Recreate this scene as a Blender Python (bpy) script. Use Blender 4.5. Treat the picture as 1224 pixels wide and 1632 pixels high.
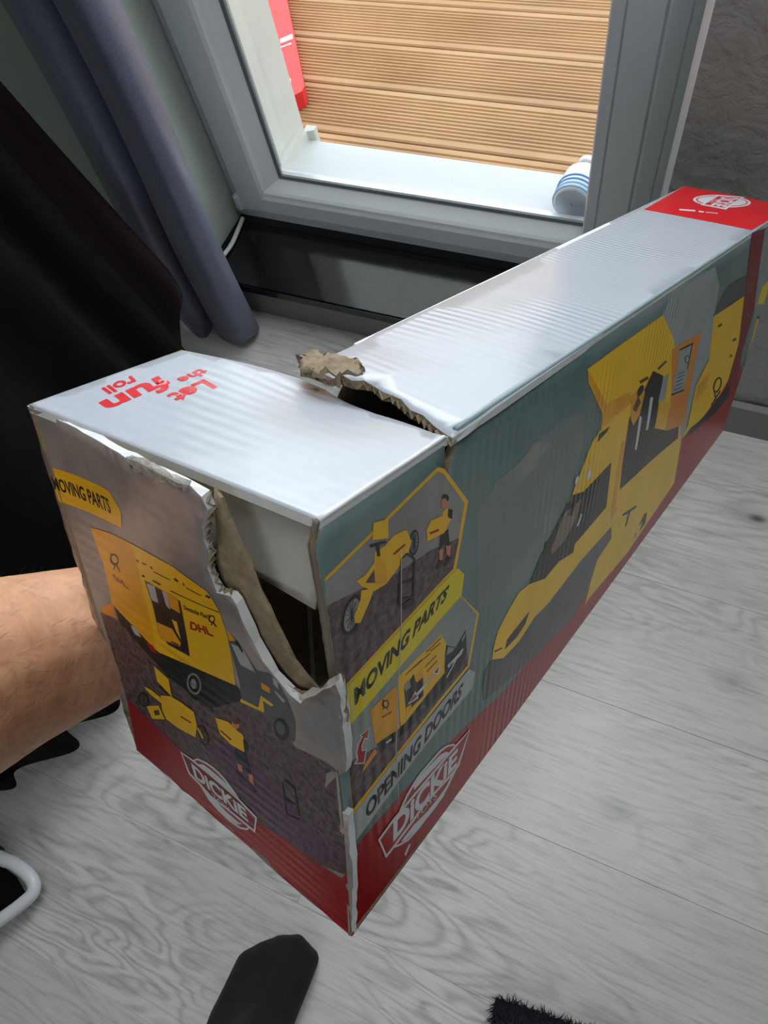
# Torn toy carton held up in front of a terrace window -- Blender 4.5, everything procedural
import bpy, bmesh, math, random
import numpy as np
from mathutils import Vector, Matrix
from mathutils.geometry import delaunay_2d_cdt

for o in list(bpy.data.objects): bpy.data.objects.remove(o, do_unlink=True)
scene = bpy.context.scene
col = scene.collection
random.seed(7)
PI = math.pi

# ------------------------------------------------------------------ camera (phone, 1 m above the floor, looking steeply down)
cd = bpy.data.cameras.new('camera'); cam = bpy.data.objects.new('camera', cd); col.objects.link(cam)
cd.sensor_fit = 'VERTICAL'; cd.sensor_height = 36.0; cd.lens = 36.0 * 1100 / 1632
cd.clip_start = 0.01; cd.clip_end = 60
cam.matrix_world = Matrix(((0.912908, -0.280617, 0.296401, 0), (0.377215, 0.857421, -0.350055, 0), (-0.155909, 0.431375, 0.888599, 1), (0, 0, 0, 1)))
scene.camera = cam
# ------------------------------------------------------------------ world: even overcast daylight
w = bpy.data.worlds.new('overcast'); scene.world = w; w.use_nodes = True
bg = w.node_tree.nodes['Background']; bg.inputs['Color'].default_value = (.94, .965, 1.0, 1); bg.inputs['Strength'].default_value = 2.9
# daylight that falls in through the upper part of the terrace window
ld = bpy.data.lights.new('window_daylight', 'AREA'); ld.shape = 'RECTANGLE'; ld.size = .62; ld.size_y = 1.15
ld.energy = 10; ld.color = (.93, .97, 1.0)
lo = bpy.data.objects.new('window_daylight', ld); col.objects.link(lo)
lo.location = (-.42, .845, 1.40); lo.rotation_euler = (math.radians(-90), 0, 0)
# overhead fill light, added to brighten the room
ld2 = bpy.data.lights.new('overhead_fill_light', 'AREA'); ld2.shape = 'DISK'; ld2.size = .8; ld2.energy = 3.1; ld2.spread = math.radians(72); ld2.color = (.97, .985, 1.0)
lo2 = bpy.data.objects.new('overhead_fill_light', ld2); col.objects.link(lo2); lo2.location = (.32, .46, 2.40)
# fill light added at the back wall to brighten end panel and window frame
ld3 = bpy.data.lights.new('rear_fill_light', 'AREA'); ld3.shape = 'RECTANGLE'; ld3.size = 1.2; ld3.size_y = 1.1; ld3.energy = 7; ld3.color = (.95, .98, 1.0)
lo3 = bpy.data.objects.new('rear_fill_light', ld3); col.objects.link(lo3); lo3.location = (.55, -2.37, 1.35); lo3.rotation_euler = (math.radians(90), 0, 0)
scene.view_settings.view_transform = 'Standard'; scene.view_settings.look = 'None'
scene.view_settings.exposure = 0.0; scene.view_settings.gamma = 1.0; scene.view_settings.use_curve_mapping = False

# ------------------------------------------------------------------ material helpers
MATS = {}
def srgb(r, g, b):
    return tuple((c/255/12.92 if c/255 <= .04045 else ((c/255+.055)/1.055)**2.4) for c in (r, g, b)) + (1,)
class NT:
    def __init__(s, name):
        s.m = bpy.data.materials.new(name); s.m.use_nodes = True; s.t = s.m.node_tree; s.t.nodes.clear()
        s.out = s.n('ShaderNodeOutputMaterial'); s.b = s.n('ShaderNodeBsdfPrincipled'); s.l(s.b.outputs[0], s.out.inputs[0])
    def n(s, ty, **kw):
        x = s.t.nodes.new(ty)
        for k, v in kw.items():
            if k.startswith('_'): setattr(x, k[1:], v)
            else: x.inputs[k.replace('0', ' ')].default_value = v
        return x
    def l(s, a, b): s.t.links.new(a, b)
    def ramp(s, fac, stops):
        r = s.n('ShaderNodeValToRGB'); e = r.color_ramp.elements
        while len(e) < len(stops): e.new(.5)
        for el, (p, c) in zip(e, stops): el.position = p; el.color = c
        s.l(fac, r.inputs[0]); return r.outputs[0]
    def coords(s, kind='Object', scale=(1, 1, 1), rnd=False):
        tc = s.n('ShaderNodeTexCoord'); mp = s.n('ShaderNodeMapping'); mp.inputs['Scale'].default_value = scale
        src = tc.outputs[kind]
        if rnd:
            oi = s.n('ShaderNodeObjectInfo'); mu = s.n('ShaderNodeMath', _operation='MULTIPLY'); mu.inputs[1].default_value = 37.0
            s.l(oi.outputs['Random'], mu.inputs[0]); cb = s.n('ShaderNodeCombineXYZ')
            s.l(mu.outputs[0], cb.inputs[0]); s.l(mu.outputs[0], cb.inputs[1])
            ad = s.n('ShaderNodeVectorMath', _operation='ADD'); s.l(src, ad.inputs[0]); s.l(cb.outputs[0], ad.inputs[1]); src = ad.outputs[0]
        s.l(src, mp.inputs['Vector']); return mp.outputs[0]
    def noise(s, vec, scale, detail=3, rough=.5, dist=0):
        x = s.n('ShaderNodeTexNoise'); x.inputs['Scale'].default_value = scale; x.inputs['Detail'].default_value = detail
        x.inputs['Roughness'].default_value = rough; x.inputs['Distortion'].default_value = dist
        s.l(vec, x.inputs['Vector']); return x.outputs['Fac']
    def bump(s, h, dist=.001, strength=1.0, prev=None):
        x = s.n('ShaderNodeBump'); x.inputs['Distance'].default_value = dist; x.inputs['Strength'].default_value = strength
        s.l(h, x.inputs['Height'])
        if prev is not None: s.l(prev, x.inputs['Normal'])
        s.l(x.outputs[0], s.b.inputs['Normal']); return x.outputs[0]
    def mul(s, a, k):
        x = s.n('ShaderNodeMath', _operation='MULTIPLY'); s.l(a, x.inputs[0])
        if isinstance(k, float): x.inputs[1].default_value = k
        else: s.l(k, x.inputs[1])
        return x.outputs[0]
    def mixc(s, fac, a, b):
        x = s.n('ShaderNodeMix', _data_type='RGBA')
        if isinstance(fac, float): x.inputs[0].default_value = fac
        else: s.l(fac, x.inputs[0])
        for sock, v in ((x.inputs[6], a), (x.inputs[7], b)):
            if isinstance(v, tuple): sock.default_value = v
            else: s.l(v, sock)
        return x.outputs[2]
    def flutes(s, dist):
        """corrugation of the board showing through the paper, from the panel's own metric UV"""
        uv = s.n('ShaderNodeUVMap', _uv_map='UVMap'); sp = s.n('ShaderNodeSeparateXYZ'); s.l(uv.outputs[0], sp.inputs[0])
        a = s.mul(sp.outputs[0], 2*PI/.0062); si = s.n('ShaderNodeMath', _operation='SINE'); s.l(a, si.inputs[0])
        nz = s.noise(uv.outputs[0], 11.0, 2); k = s.ramp(nz, [(.47, (.05, .05, .05, 1)), (.66, (1, 1, 1, 1))])
        h = s.mul(si.outputs[0], k); nb = s.bump(h, dist, 1.0)
        return s.bump(s.noise(uv.outputs[0], 26.0, 2), .0016, .35, nb)
def plain(name, c, rough=.5, noise=0.0, nscale=30, metal=0.0, bump=0.0, spec=.5):
    if name in MATS: return MATS[name]
    t = NT(name); t.b.inputs['Roughness'].default_value = rough; t.b.inputs['Metallic'].default_value = metal
    t.b.inputs['Specular IOR Level'].default_value = spec
    if noise or bump:
        v = t.coords('Object'); f = t.noise(v, nscale, 4)
        if noise:
            lo_ = tuple(x*(1-noise) for x in c[:3]) + (1,); hi_ = tuple(min(1, x*(1+noise)) for x in c[:3]) + (1,)
            t.l(t.ramp(f, [(.3, lo_), (.7, hi_)]), t.b.inputs['Base Color'])
        else: t.b.inputs['Base Color'].default_value = c
        if bump: t.bump(f, bump)
    else: t.b.inputs['Base Color'].default_value = c
    MATS[name] = t.m; return t.m
def printed(key, c, c2=None, nscale=60, rough=.30):
    """ink on glossy laminated corrugated board"""
    name = 'print_' + key
    if name in MATS: return MATS[name]
    t = NT(name); b = t.b; b.inputs['Roughness'].default_value = rough; b.inputs['Specular IOR Level'].default_value = .5
    uv = t.n('ShaderNodeUVMap', _uv_map='UVMap')
    if c2: t.l(t.ramp(t.noise(uv.outputs[0], nscale, 5, .65), [(.36, c), (.64, c2)]), b.inputs['Base Color'])
    else: b.inputs['Base Color'].default_value = c
    t.flutes(.00020); MATS[name] = t.m; return t.m
INK = {
 'white':(srgb(214,216,222),None,0),'black':(srgb(18,18,20),None,0),'yellow':(srgb(240,186,8),None,0),'yellow2':(srgb(236,190,20),srgb(250,200,20),18),
 'amber':(srgb(222,150,10),srgb(240,170,8),30),'orange':(srgb(226,140,40),None,0),'lime':(srgb(226,206,10),None,0),'brown':(srgb(96,60,24),None,0),
 'red':(srgb(150,9,18),srgb(170,13,22),14),'dred':(srgb(126,10,20),None,0),'bred':(srgb(212,16,30),None,0),'skin':(srgb(206,130,90),None,0),  # shade of side and end panels put into the red ink; bred is unshaded
 'navy':(srgb(26,30,52),None,0),'pgrey':(srgb(132,130,130),srgb(150,148,148),40),'dgrey':(srgb(70,70,76),srgb(92,90,96),50),'lgrey':(srgb(176,178,182),None,0),
 'sgrey':(srgb(150,158,164),srgb(166,170,172),30),'pteal':(srgb(122,138,140),srgb(150,156,154),25),'asphalt':(srgb(46,40,42),srgb(118,92,94),330),
 'apurple':(srgb(52,40,66),srgb(112,70,100),330),'cloud':(srgb(106,122,122),srgb(128,134,132),14),'cloud2':(srgb(120,130,129),srgb(142,142,138),30),'pbrown':(srgb(130,110,100),None,0),
}
def ink(k):
    c, c2, ns = INK[k]; return printed(k, c, c2, ns or 60)

# ------------------------------------------------------------------ object helpers
def link(name, me, parent=None, mats=None):
    o = bpy.data.objects.new(name, me); col.objects.link(o)
    if parent is not None: o.parent = parent
    if mats:
        for m in (mats if isinstance(mats, (list, tuple)) else [mats]): me.materials.append(m)
    return o
def empty(name, loc=(0, 0, 0)):
    o = bpy.data.objects.new(name, None); col.objects.link(o); o.location = loc; o.empty_display_size = .05; return o
def tag(o, label=None, cat=None, group=None, kind=None):
    for k, v in (('label', label), ('category', cat), ('group', group), ('kind', kind)):
        if v: o[k] = v
    return o
def child_of(o, parent):
    """parent o under an Empty that stands at its own spot, keeping world coordinates"""
    o.parent = parent; o.matrix_parent_inverse = Matrix.Translation(-Vector(parent.location)); return o
def pydata(name, verts, faces, mats=None, parent=None, smooth=False, idx=None):
    me = bpy.data.meshes.new(name); me.from_pydata([tuple(v) for v in verts], [], faces); me.update()
    if smooth: me.polygons.foreach_set('use_smooth', [True]*len(me.polygons))
    o = link(name, me, None, mats)
    if idx is not None: me.polygons.foreach_set('material_index', idx)
    if parent is not None: child_of(o, parent)
    return o
def box(name, lo_, hi_, mat, parent=None, bevel=0.0):
    bm = bmesh.new(); bmesh.ops.create_cube(bm, size=1)
    for v in bm.verts: v.co = Vector([lo_[i] + (v.co[i]+.5)*(hi_[i]-lo_[i]) for i in range(3)])
    if bevel: bmesh.ops.bevel(bm, geom=bm.edges[:], offset=bevel, segments=2, affect='EDGES', clamp_overlap=True)
    me = bpy.data.meshes.new(name); bm.to_mesh(me); bm.free()
    o = link(name, me, None, mat)
    if parent is not None: child_of(o, parent)
    return o
def prism_x(name, prof, x0, x1, mat, parent=None, smooth=False):
    """profile of (y, z) points swept along X"""
    n = len(prof); vs = [(x0, y, z) for y, z in prof] + [(x1, y, z) for y, z in prof]
    fs = [(i, (i+1) % n, n+(i+1) % n, n+i) for i in range(n)] + [tuple(range(n-1, -1, -1)), tuple(range(n, 2*n))]
    return pydata(name, vs, fs, mat, parent, smooth)
def prism_z(name, prof, z0, z1, mat, parent=None):
    n = len(prof); vs = [(x, y, z0) for x, y in prof] + [(x, y, z1) for x, y in prof]
    fs = [(i, (i+1) % n, n+(i+1) % n, n+i) for i in range(n)] + [tuple(range(n-1, -1, -1)), tuple(range(n, 2*n))]
    return pydata(name, vs, fs, mat, parent)
def catmull(pts, sub=8):
    P = [np.array(p, float) for p in pts]; P = [2*P[0]-P[1]] + P + [2*P[-1]-P[-2]]; out = []
    for i in range(1, len(P)-2):
        for k in range(sub):
            t = k/sub; a, b, c, d = P[i-1:i+3]
            out.append(.5*((2*b)+(-a+c)*t+(2*a-5*b+4*c-d)*t*t+(-a+3*b-3*c+d)*t**3))
    return out + [P[-2]]
def tube(name, pts, rad, mat, parent=None, seg=12, jitter=0.0):
    pts = [np.array(p, float) for p in pts]; vs, fs = [], []; up = np.array([.13, .21, .97])
    for i, p in enumerate(pts):
        t = pts[min(i+1, len(pts)-1)] - pts[max(i-1, 0)]; t /= np.linalg.norm(t)
        a = np.cross(t, up); a /= np.linalg.norm(a); b = np.cross(t, a)
        r = rad if not callable(rad) else rad(i/(len(pts)-1))
        for k in range(seg):
            th = 2*PI*k/seg; rr = r*(1+random.uniform(-jitter, jitter)); vs.append(p + a*math.cos(th)*rr + b*math.sin(th)*rr)
    n = len(pts)
    for i in range(n-1):
        for k in range(seg): fs.append((i*seg+k, i*seg+(k+1) % seg, (i+1)*seg+(k+1) % seg, (i+1)*seg+k))
    fs += [tuple(range(seg-1, -1, -1)), tuple(range((n-1)*seg, n*seg))]
    return pydata(name, vs, fs, mat, parent, True)
def organic(name, caps, voxel, smooth_it, mat, parent=None):
    """tapered capsules fused into one continuous skin (voxel remesh + smoothing, baked)"""
    bm = bmesh.new()
    for p, q, r0, r1 in caps:
        p, q = np.array(p, float), np.array(q, float); n = max(2, int(np.linalg.norm(q-p)/(min(r0, r1)*.35))+1)
        t = q-p; t = t/(np.linalg.norm(t)+1e-9); a = np.cross(t, [.3, .5, .81]); a /= np.linalg.norm(a)+1e-9; b = np.cross(t, a); L = np.linalg.norm(q-p)
        rings = []
        for i in range(-4, n+5):
            if i < 0: s_, r = -r0*math.sin(-i/4.4*PI/2), r0*math.cos(-i/4.4*PI/2)
            elif i > n: k = (i-n)/4.4*PI/2; s_, r = L+r1*math.sin(k), r1*math.cos(k)
            else: s_, r = L*i/n, r0+(r1-r0)*i/n
            rings.append([bm.verts.new(tuple(p+t*s_+(a*math.cos(2*PI*k/16)+b*math.sin(2*PI*k/16))*r)) for k in range(16)])
        for i in range(len(rings)-1):
            for k in range(16): bm.faces.new((rings[i][k], rings[i][(k+1) % 16], rings[i+1][(k+1) % 16], rings[i+1][k]))
        bm.faces.new(rings[0][::-1]); bm.faces.new(rings[-1])
    bmesh.ops.recalc_face_normals(bm, faces=bm.faces[:])
    me = bpy.data.meshes.new(name); bm.to_mesh(me); bm.free(); o = link(name + '_tmp', me)
    r = o.modifiers.new('r', 'REMESH'); r.mode = 'VOXEL'; r.voxel_size = voxel; r.use_smooth_shade = True
    s = o.modifiers.new('s', 'SMOOTH'); s.factor = .5; s.iterations = smooth_it
    dg = bpy.context.evaluated_depsgraph_get(); dg.update(); ev = bpy.data.meshes.new_from_object(o.evaluated_get(dg)); bpy.data.objects.remove(o)
    ev.name = name; ev.polygons.foreach_set('use_smooth', [True]*len(ev.polygons)); ev.materials.clear()
    o = link(name, ev, None, mat)
    if parent is not None: child_of(o, parent)
    return o

# ------------------------------------------------------------------ shape of the bent, torn carton (metres, world)

CORNER = {
 'a':(-0.2018,0.0720,0.8155),'b':(-0.0705,0.0568,0.8356),'c':(-0.0571,0.1133,0.7980),'d':(-0.1878,0.1315,0.7789),
 'e':(-0.1953,-0.0293,0.6368),'g':(-0.0502,-0.0586,0.6543),'h':(-0.0359,-0.0056,0.6201),
 'r':(0.0761,0.6062,0.4965),'s':(-0.0217,0.6344,0.4803),'q':(-0.1314,0.1310,0.7837),
 't':(0.0897,0.4801,0.3099),'u':(-0.0294,0.5315,0.2825),'v':(-0.1749,0.0195,0.5939),'k':(-0.130,0.0185,0.5640)}
CORNER = {k: np.array(p, float) for k, p in CORNER.items()}
def sstep(x, lo, hi):
    t = min(max((x - lo) / (hi - lo), 0.0), 1.0)
    return t * t * (3 - 2 * t)
def bil(p00, p10, p11, p01, u, v):
    return p00*(1-u)*(1-v) + p10*u*(1-v) + p11*u*v + p01*(1-u)*v
def quad(k): return [CORNER[i] for i in k]
def outward(q, centre):
    n = np.cross(q[1]-q[0], q[3]-q[0]) + np.cross(q[3]-q[2], q[1]-q[2])
    n /= np.linalg.norm(n)
    return n if n @ (sum(q)/4 - centre) > 0 else -n
CEN_N = sum(CORNER[i] for i in 'abcdeghv')/8
CEN_F = (sum(CORNER[i] for i in 'crsthu') + CORNER['q'] + CORNER['k'])/8
QUADS = {'TN':quad('bcda'),'TF':quad('crsq'),'FN':quad('ghcb'),'FF':quad('htrc'),'E':quad('egba'),'EI':quad('egba'),
         'XE':quad('tusr'),'BN':quad('vead'),'BF':quad('ukqs'),'BG':quad('vkqd'),'ON':quad('ghve'),'OF':quad('htuk')}
NORM = {k: outward(q, CEN_N if k in ('TN','FN','E','EI','BN','BG','ON') else CEN_F) for k, q in QUADS.items()}
def surf(panel, u, v, off=0.0):
    """point of a (dented) box panel; u along, v up or across; off = distance outwards"""
    if panel == 'F':
        if u <= 1: return surf('FN', u, v, off)
        return surf('FF', u - 1, v, off)
    q = QUADS[panel]; p = bil(*q, u, v); o = off
    if panel == 'TN':      # sags towards the tear
        o -= 0.007 * sstep(u, .40, 1.5) * math.exp(-((v-.42)/.24)**2)
    elif panel == 'TF':    # torn lip curls up a little
        o += 0.004 * (1 - sstep(u, 0, .09)) * sstep(v, .1, .9)
        o += 0.0015 * math.sin(u*9) * math.sin(v*math.pi)
    elif panel == 'E':     # pops outwards at its torn top corner
        o += 0.011 * sstep(v, .45, 1.0) * sstep(u, .05, .75)
    elif panel == 'FF':
        o += 0.002 * math.sin(u*7) * math.sin(v*math.pi)
    return p + NORM[panel] * o

# ================================================================== THE SETTING
def wall_mat(name, c, bscale, bdist):
    t = NT(name); v = t.coords('Object'); t.b.inputs['Roughness'].default_value = .85
    n1 = t.noise(v, bscale, 6, .6, .4); n2 = t.noise(v, 7, 2)
    t.l(t.ramp(n2, [(.3, tuple(x*.92 for x in c[:3])+(1,)), (.7, c)]), t.b.inputs['Base Color'])
    t.bump(n1, bdist, 1.0); return t.m
M_wall = wall_mat('plaster_grey', srgb(150, 154, 151), 40, .009)
M_smooth = wall_mat('paint_pale', srgb(196, 204, 196), 60, .0006)
M_ceil = plain('ceiling_white', srgb(225, 225, 222), .9)
M_pvc = plain('white_pvc', srgb(228, 232, 238), .32, .03, 5)
M_pvc_edge = plain('white_pvc_edge', srgb(242, 245, 248), .25)
M_out = plain('white_render', srgb(206, 206, 200), .8, .04, 12, bump=.0008)
M_outsill = plain('white_metal_sill', srgb(208, 210, 214), .45)
M_base = plain('grey_baseboard', srgb(120, 120, 116), .55, .05, 20)
M_seal = plain('grey_gasket', srgb(110, 118, 122), .5)

# floor laminate: each plank an object
def plank_mat():
    t = NT('grey_oak_laminate'); b = t.b; b.inputs['Roughness'].default_value = .40; b.inputs['Specular IOR Level'].default_value = .7
    v = t.coords('Object', (1, 1, 1), True)
    mp = t.n('ShaderNodeMapping'); mp.inputs['Scale'].default_value = (1.6, 6.0, 1); t.l(v, mp.inputs['Vector'])
    mp2 = t.n('ShaderNodeMapping'); mp2.inputs['Scale'].default_value = (4.0, 62.0, 1); t.l(v, mp2.inputs['Vector'])
    big = t.noise(mp.outputs[0], 1.3, 3, .5, .5); rings = t.mul(big, 150.0)
    si = t.n('ShaderNodeMath', _operation='SINE'); t.l(rings, si.inputs[0])
    mr = t.n('ShaderNodeMapRange'); mr.inputs[1].default_value = -1; t.l(si.outputs[0], mr.inputs[0])
    c1 = t.mixc(t.ramp(t.noise(v, 2.6, 2), [(.42, (0, 0, 0, 1)), (.62, (1, 1, 1, 1))]), srgb(204, 203, 200), t.ramp(mr.outputs[0], [(.0, srgb(152, 149, 144)), (.35, srgb(196, 194, 191)), (1, srgb(212, 211, 209))]))
    fine = t.noise(mp2.outputs[0], 3.0, 5, .7)
    c2 = t.ramp(fine, [(.30, srgb(142, 139, 134)), (.50, srgb(208, 207, 204)), (.75, srgb(222, 222, 220))])
    base = t.mixc(.5, c1, c2)
    vor = t.n('ShaderNodeTexVoronoi'); vor.inputs['Scale'].default_value = 3.1; mp3 = t.n('ShaderNodeMapping'); mp3.inputs['Scale'].default_value = (1, 2.0, 1)
    t.l(v, mp3.inputs['Vector']); t.l(mp3.outputs[0], vor.inputs['Vector'])
    knot = t.ramp(vor.outputs['Distance'], [(.012, (1, 1, 1, 1)), (.05, (.25, .25, .25, 1)), (.13, (0, 0, 0, 1))])
    streak = t.ramp(t.noise(mp.outputs[0], .8, 3), [(.52, (0, 0, 0, 1)), (.74, (.55, .55, .55, 1))])
    c = t.mixc(t.mul(knot, .95), base, srgb(84, 80, 74)); c = t.mixc(t.mul(streak, .8), c, srgb(134, 131, 126))
    oi = t.n('ShaderNodeObjectInfo'); tone = t.ramp(oi.outputs['Random'], [(0, (.93, .93, .93, 1)), (1, (1.0, 1.0, 1.0, 1))])
    mm = t.n('ShaderNodeMix', _data_type='RGBA', _blend_type='MULTIPLY'); mm.inputs[0].default_value = 1; t.l(c, mm.inputs[6]); t.l(tone, mm.inputs[7])
    t.l(mm.outputs[2], b.inputs['Base Color']); t.bump(fine, .0004, .5); return t.m
M_plank = plank_mat()
fl = box('floor', (-2.0, -2.4, -.06), (1.9, .80, -.009), plain('underlay', srgb(120, 118, 114), .9)); tag(fl, 'pale grey oak laminate floor', kind='structure')
PW, PL = .193, 1.285
bmp = bmesh.new(); bmesh.ops.create_cube(bmp, size=1)
for v_ in bmp.verts: v_.co = Vector((v_.co.x*(PL-.0002), v_.co.y*(PW-.0002), v_.co.z*.009))
bmesh.ops.bevel(bmp, geom=[e for e in bmp.edges if e.verts[0].co.z > 0 and e.verts[1].co.z > 0], offset=.0004, segments=1, affect='EDGES')
mp_ = bpy.data.meshes.new('plank'); bmp.to_mesh(mp_); bmp.free(); mp_.materials.append(M_plank)
row = 0; y = .80 - PW/2
while y > -2.4:
    off = (row*.47) % 1.0
    for i in range(-1, 4):
        x = -2.0 + (i + off)*PL
        if x + PL/2 < -2.0 or x - PL/2 > 1.9: continue
        o = bpy.data.objects.new('plank', mp_); col.objects.link(o); o.location = (x, y, -.0045); o.parent = fl
    y -= PW; row += 1

# walls and ceiling
def wall(name, parts, mat, label):
    bm = bmesh.new()
    for lo_, hi_ in parts:
        r = bmesh.ops.create_cube(bm, size=1)
        for v in r['verts']: v.co = Vector([lo_[i] + (v.co[i]+.5)*(hi_[i]-lo_[i]) for i in range(3)])
    me = bpy.data.meshes.new(name); bm.to_mesh(me); bm.free(); o = link(name, me, None, mat); tag(o, label, kind='structure'); return o
wall('wall_front_left', [((-2.0, .712, 0), (-.822, .93, 2.5))], M_smooth, 'pale painted wall behind the curtain, left of the window')
wall('wall_front_right', [((-.043, .712, 0), (1.9, .93, 2.5))], M_wall, 'rough grey plaster wall right of the window')
wall('wall_front_sill', [((-.822, .735, 0), (-.043, .93, .074))], M_base, 'low wall under the window sill')
wall('wall_front_lintel', [((-.822, .712, 2.14), (-.043, .93, 2.5))], M_smooth, 'painted wall above the window')
wall('wall_left', [((-2.1, -2.4, 0), (-2.0, .93, 2.5))], M_smooth, 'pale painted side wall')
wall('wall_right', [((1.9, -2.4, 0), (2.0, .93, 2.5))], M_smooth, 'pale painted side wall')
wall('wall_back', [((-2.1, -2.5, 0), (2.0, -2.4, 2.5))], M_smooth, 'pale painted wall behind the photographer')
wall('ceiling', [((-2.1, -2.5, 2.5), (2.0, .93, 2.6))], M_ceil, 'white ceiling')
tag(prism_x('baseboard_right', [(.711, 0), (.711, .062), (.706, .068), (.697, .064), (.696, 0)], -.043, 1.9, M_base), 'grey baseboard along the right wall', kind='structure')
tag(prism_x('baseboard_sill', [(.735, 0), (.735, .074), (.722, .074), (.718, .068), (.718, .06), (.722, .055), (.722, 0)], -.822, -.043, M_base), 'grey baseboard below the black window sill', kind='structure')
tag(box('trim_1', (-.047, .706, 0.0), (-.040, .722, 2.14), M_pvc_edge, None, .0015), 'thin white corner bead at the right wall edge', kind='structure')
# black stone inner sill
t = NT('black_polished_stone'); t.b.inputs['Base Color'].default_value = srgb(14, 14, 18); t.b.inputs['Roughness'].default_value = .13
t.bump(t.noise(t.coords('Object'), 5, 2), .0012, .3); M_stone = t.m
tag(box('window_sill', (-.820, .703, .075), (-.045, .872, .095), M_stone, None, .0025), 'polished black stone window sill below the terrace window', 'window sill')

# terrace window
win = empty('window_1', (-.43, .88, .095)); tag(win, 'white plastic terrace window with double glazing', kind='structure')
FB, FT = .095, 2.14
prism_x('frame_rail', [(.935, FB), (.868, FB), (.866, .112), (.862, .113), (.862, .118), (.935, .118)], -.822, -.043, M_pvc, win)
box('frame_stile', (-.822, .868, FB), (-.806, .935, FT), M_pvc, win, .002)
# sash: left stile, bottom rail, right stile (proud), top rail
prism_z('sash_stile', [(-.806, .935), (-.806, .862), (-.800, .858), (-.748, .858), (-.742, .862), (-.742, .935)], .150, FT-.03, M_pvc, win)
prism_x('sash_rail', [(.935, .118), (.860, .118), (.858, .121), (.858, .149), (.861, .154), (.935, .154)], -.806, -.13, M_pvc, win)
prism_z('sash_stile', [(-.1565, .935), (-.1565, .852), (-.154, .848), (-.1400, .848), (-.1385, .852), (-.137, .848), (-.096, .848), (-.093, .853), (-.090, .853), (-.070, .858), (-.069, .861), (-.067, .858), (-.043, .862), (-.043, .935)], FB, FT, M_pvc, win)
prism_x('sash_rail', [(.935, FT-.08), (.858, FT-.08), (.858, FT), (.935, FT)], -.806, -.09, M_pvc, win)
# glazing beads slope towards the pane
prism_x('glazing_bead', [(.861, .153), (.862, .160), (.866, .164), (.884, .177), (.886, .181), (.890, .181), (.890, .153)], -.745, -.1565, M_pvc_edge, win)
prism_z('glazing_bead', [(-.744, .862), (-.738, .868), (-.716, .884), (-.711, .886), (-.711, .890), (-.744, .890)], .155, FT-.08, M_pvc_edge, win)
prism_x('gasket', [(.884, .179), (.886, .184), (.891, .184), (.891, .179)], -.713, -.1565, M_seal, win)
prism_z('gasket', [(-.714, .884), (-.708, .886), (-.708, .891), (-.714, .891)], .181, FT-.08, M_seal, win)
t = NT('clear_glass'); t.t.nodes.remove(t.b); tr = t.n('ShaderNodeBsdfTransparent'); tr.inputs[0].default_value = (.97, .985, .98, 1)
gl = t.n('ShaderNodeBsdfGlossy'); gl.inputs['Roughness'].default_value = .0; lw = t.n('ShaderNodeLayerWeight'); lw.inputs[0].default_value = .5; pw = t.n('ShaderNodeMath', _operation='POWER'); t.l(lw.outputs['Facing'], pw.inputs[0]); pw.inputs[1].default_value = 4.0; fr = t.n('ShaderNodeMapRange'); t.l(pw.outputs[0], fr.inputs[0]); fr.inputs[3].default_value = .035; fr.inputs[4].default_value = .9
mx = t.n('ShaderNodeMixShader'); t.l(fr.outputs[0], mx.inputs[0]); t.l(tr.outputs[0], mx.inputs[1]); t.l(gl.outputs[0], mx.inputs[2]); t.l(mx.outputs[0], t.out.inputs[0]); M_glass = t.m
box('pane', (-.735, .891, .160), (-.140, .893, FT-.07), M_glass, win)
box('pane', (-.735, .909, .160), (-.140, .911, FT-.07), M_glass, win)
box('spacer', (-.735, .894, .160), (-.140, .908, .176), plain('bright_aluminium', srgb(225, 228, 232), .35, metal=.6), win)
box('spacer', (-.735, .894, .176), (-.722, .908, FT-.07), plain('bright_aluminium', (1, 1, 1, 1)), win)
box('hinge', (-.812, .852, .118), (-.798, .866, .150), M_pvc, win, .003)
# white cable tucked along the left end of the sill
cb = tube('white_cable', catmull([(-.806, .853, .1), (-.800, .82, .1), (-.795, .78, .1), (-.80, .73, .1), (-.806, .694, .09), (-.815, .70, .03)], 6), .0042, plain('white_plastic', srgb(220, 220, 216), .4))
tag(cb, 'thin white cable running across the left end of the black sill', 'cable')

# outside: reveal, metal sill, terrace
wall('wall_outer_left', [((-1.4, .93, -.1), (-.735, 1.030, 2.6))], M_out, 'white rendered outer wall left of the window')
wall('wall_outer_right', [((-.115, .935, -.1), (1.9, .99, 2.6))], M_out, 'white rendered outer wall right of the window')
tag(prism_x('trim_2', [(.912, .02), (.912, .152), (1.030, .147), (1.036, .142), (1.036, .02)], -.735, -.115, M_outsill), 'white metal outer window sill', kind='structure')
tag(prism_z('trim_3', [(-.737, .912), (-.737, 1.046), (-.716, 1.046), (-.716, 1.034), (-.729, 1.028), (-.731, .912)], .12, .166, M_out), 'white end cap of the outer sill', kind='structure')
deck = box('terrace_deck', (-3.0, 1.0, -.12), (2.2, 3.6, .020), plain('deck_bearer', srgb(40, 34, 28), .9)); tag(deck, 'ribbed brown wooden terrace decking outside the window', kind='structure')
t = NT('ribbed_decking'); t.b.inputs['Roughness'].default_value = .6
v = t.coords('Object', (1.2, 14, 1), True); n1 = t.noise(v, 2.2, 5, .6); v2 = t.coords('Object', (2, 2, 1), True); n2 = t.noise(v2, 1.6, 3)
c = t.mixc(.5, t.ramp(n1, [(.3, srgb(158, 118, 78)), (.7, srgb(196, 152, 108))]), t.ramp(n2, [(.35, srgb(164, 122, 82)), (.7, srgb(204, 164, 118))])); t.l(c, t.b.inputs['Base Color'])
M_deck = t.m
DW, pitch = .148, .153
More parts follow.
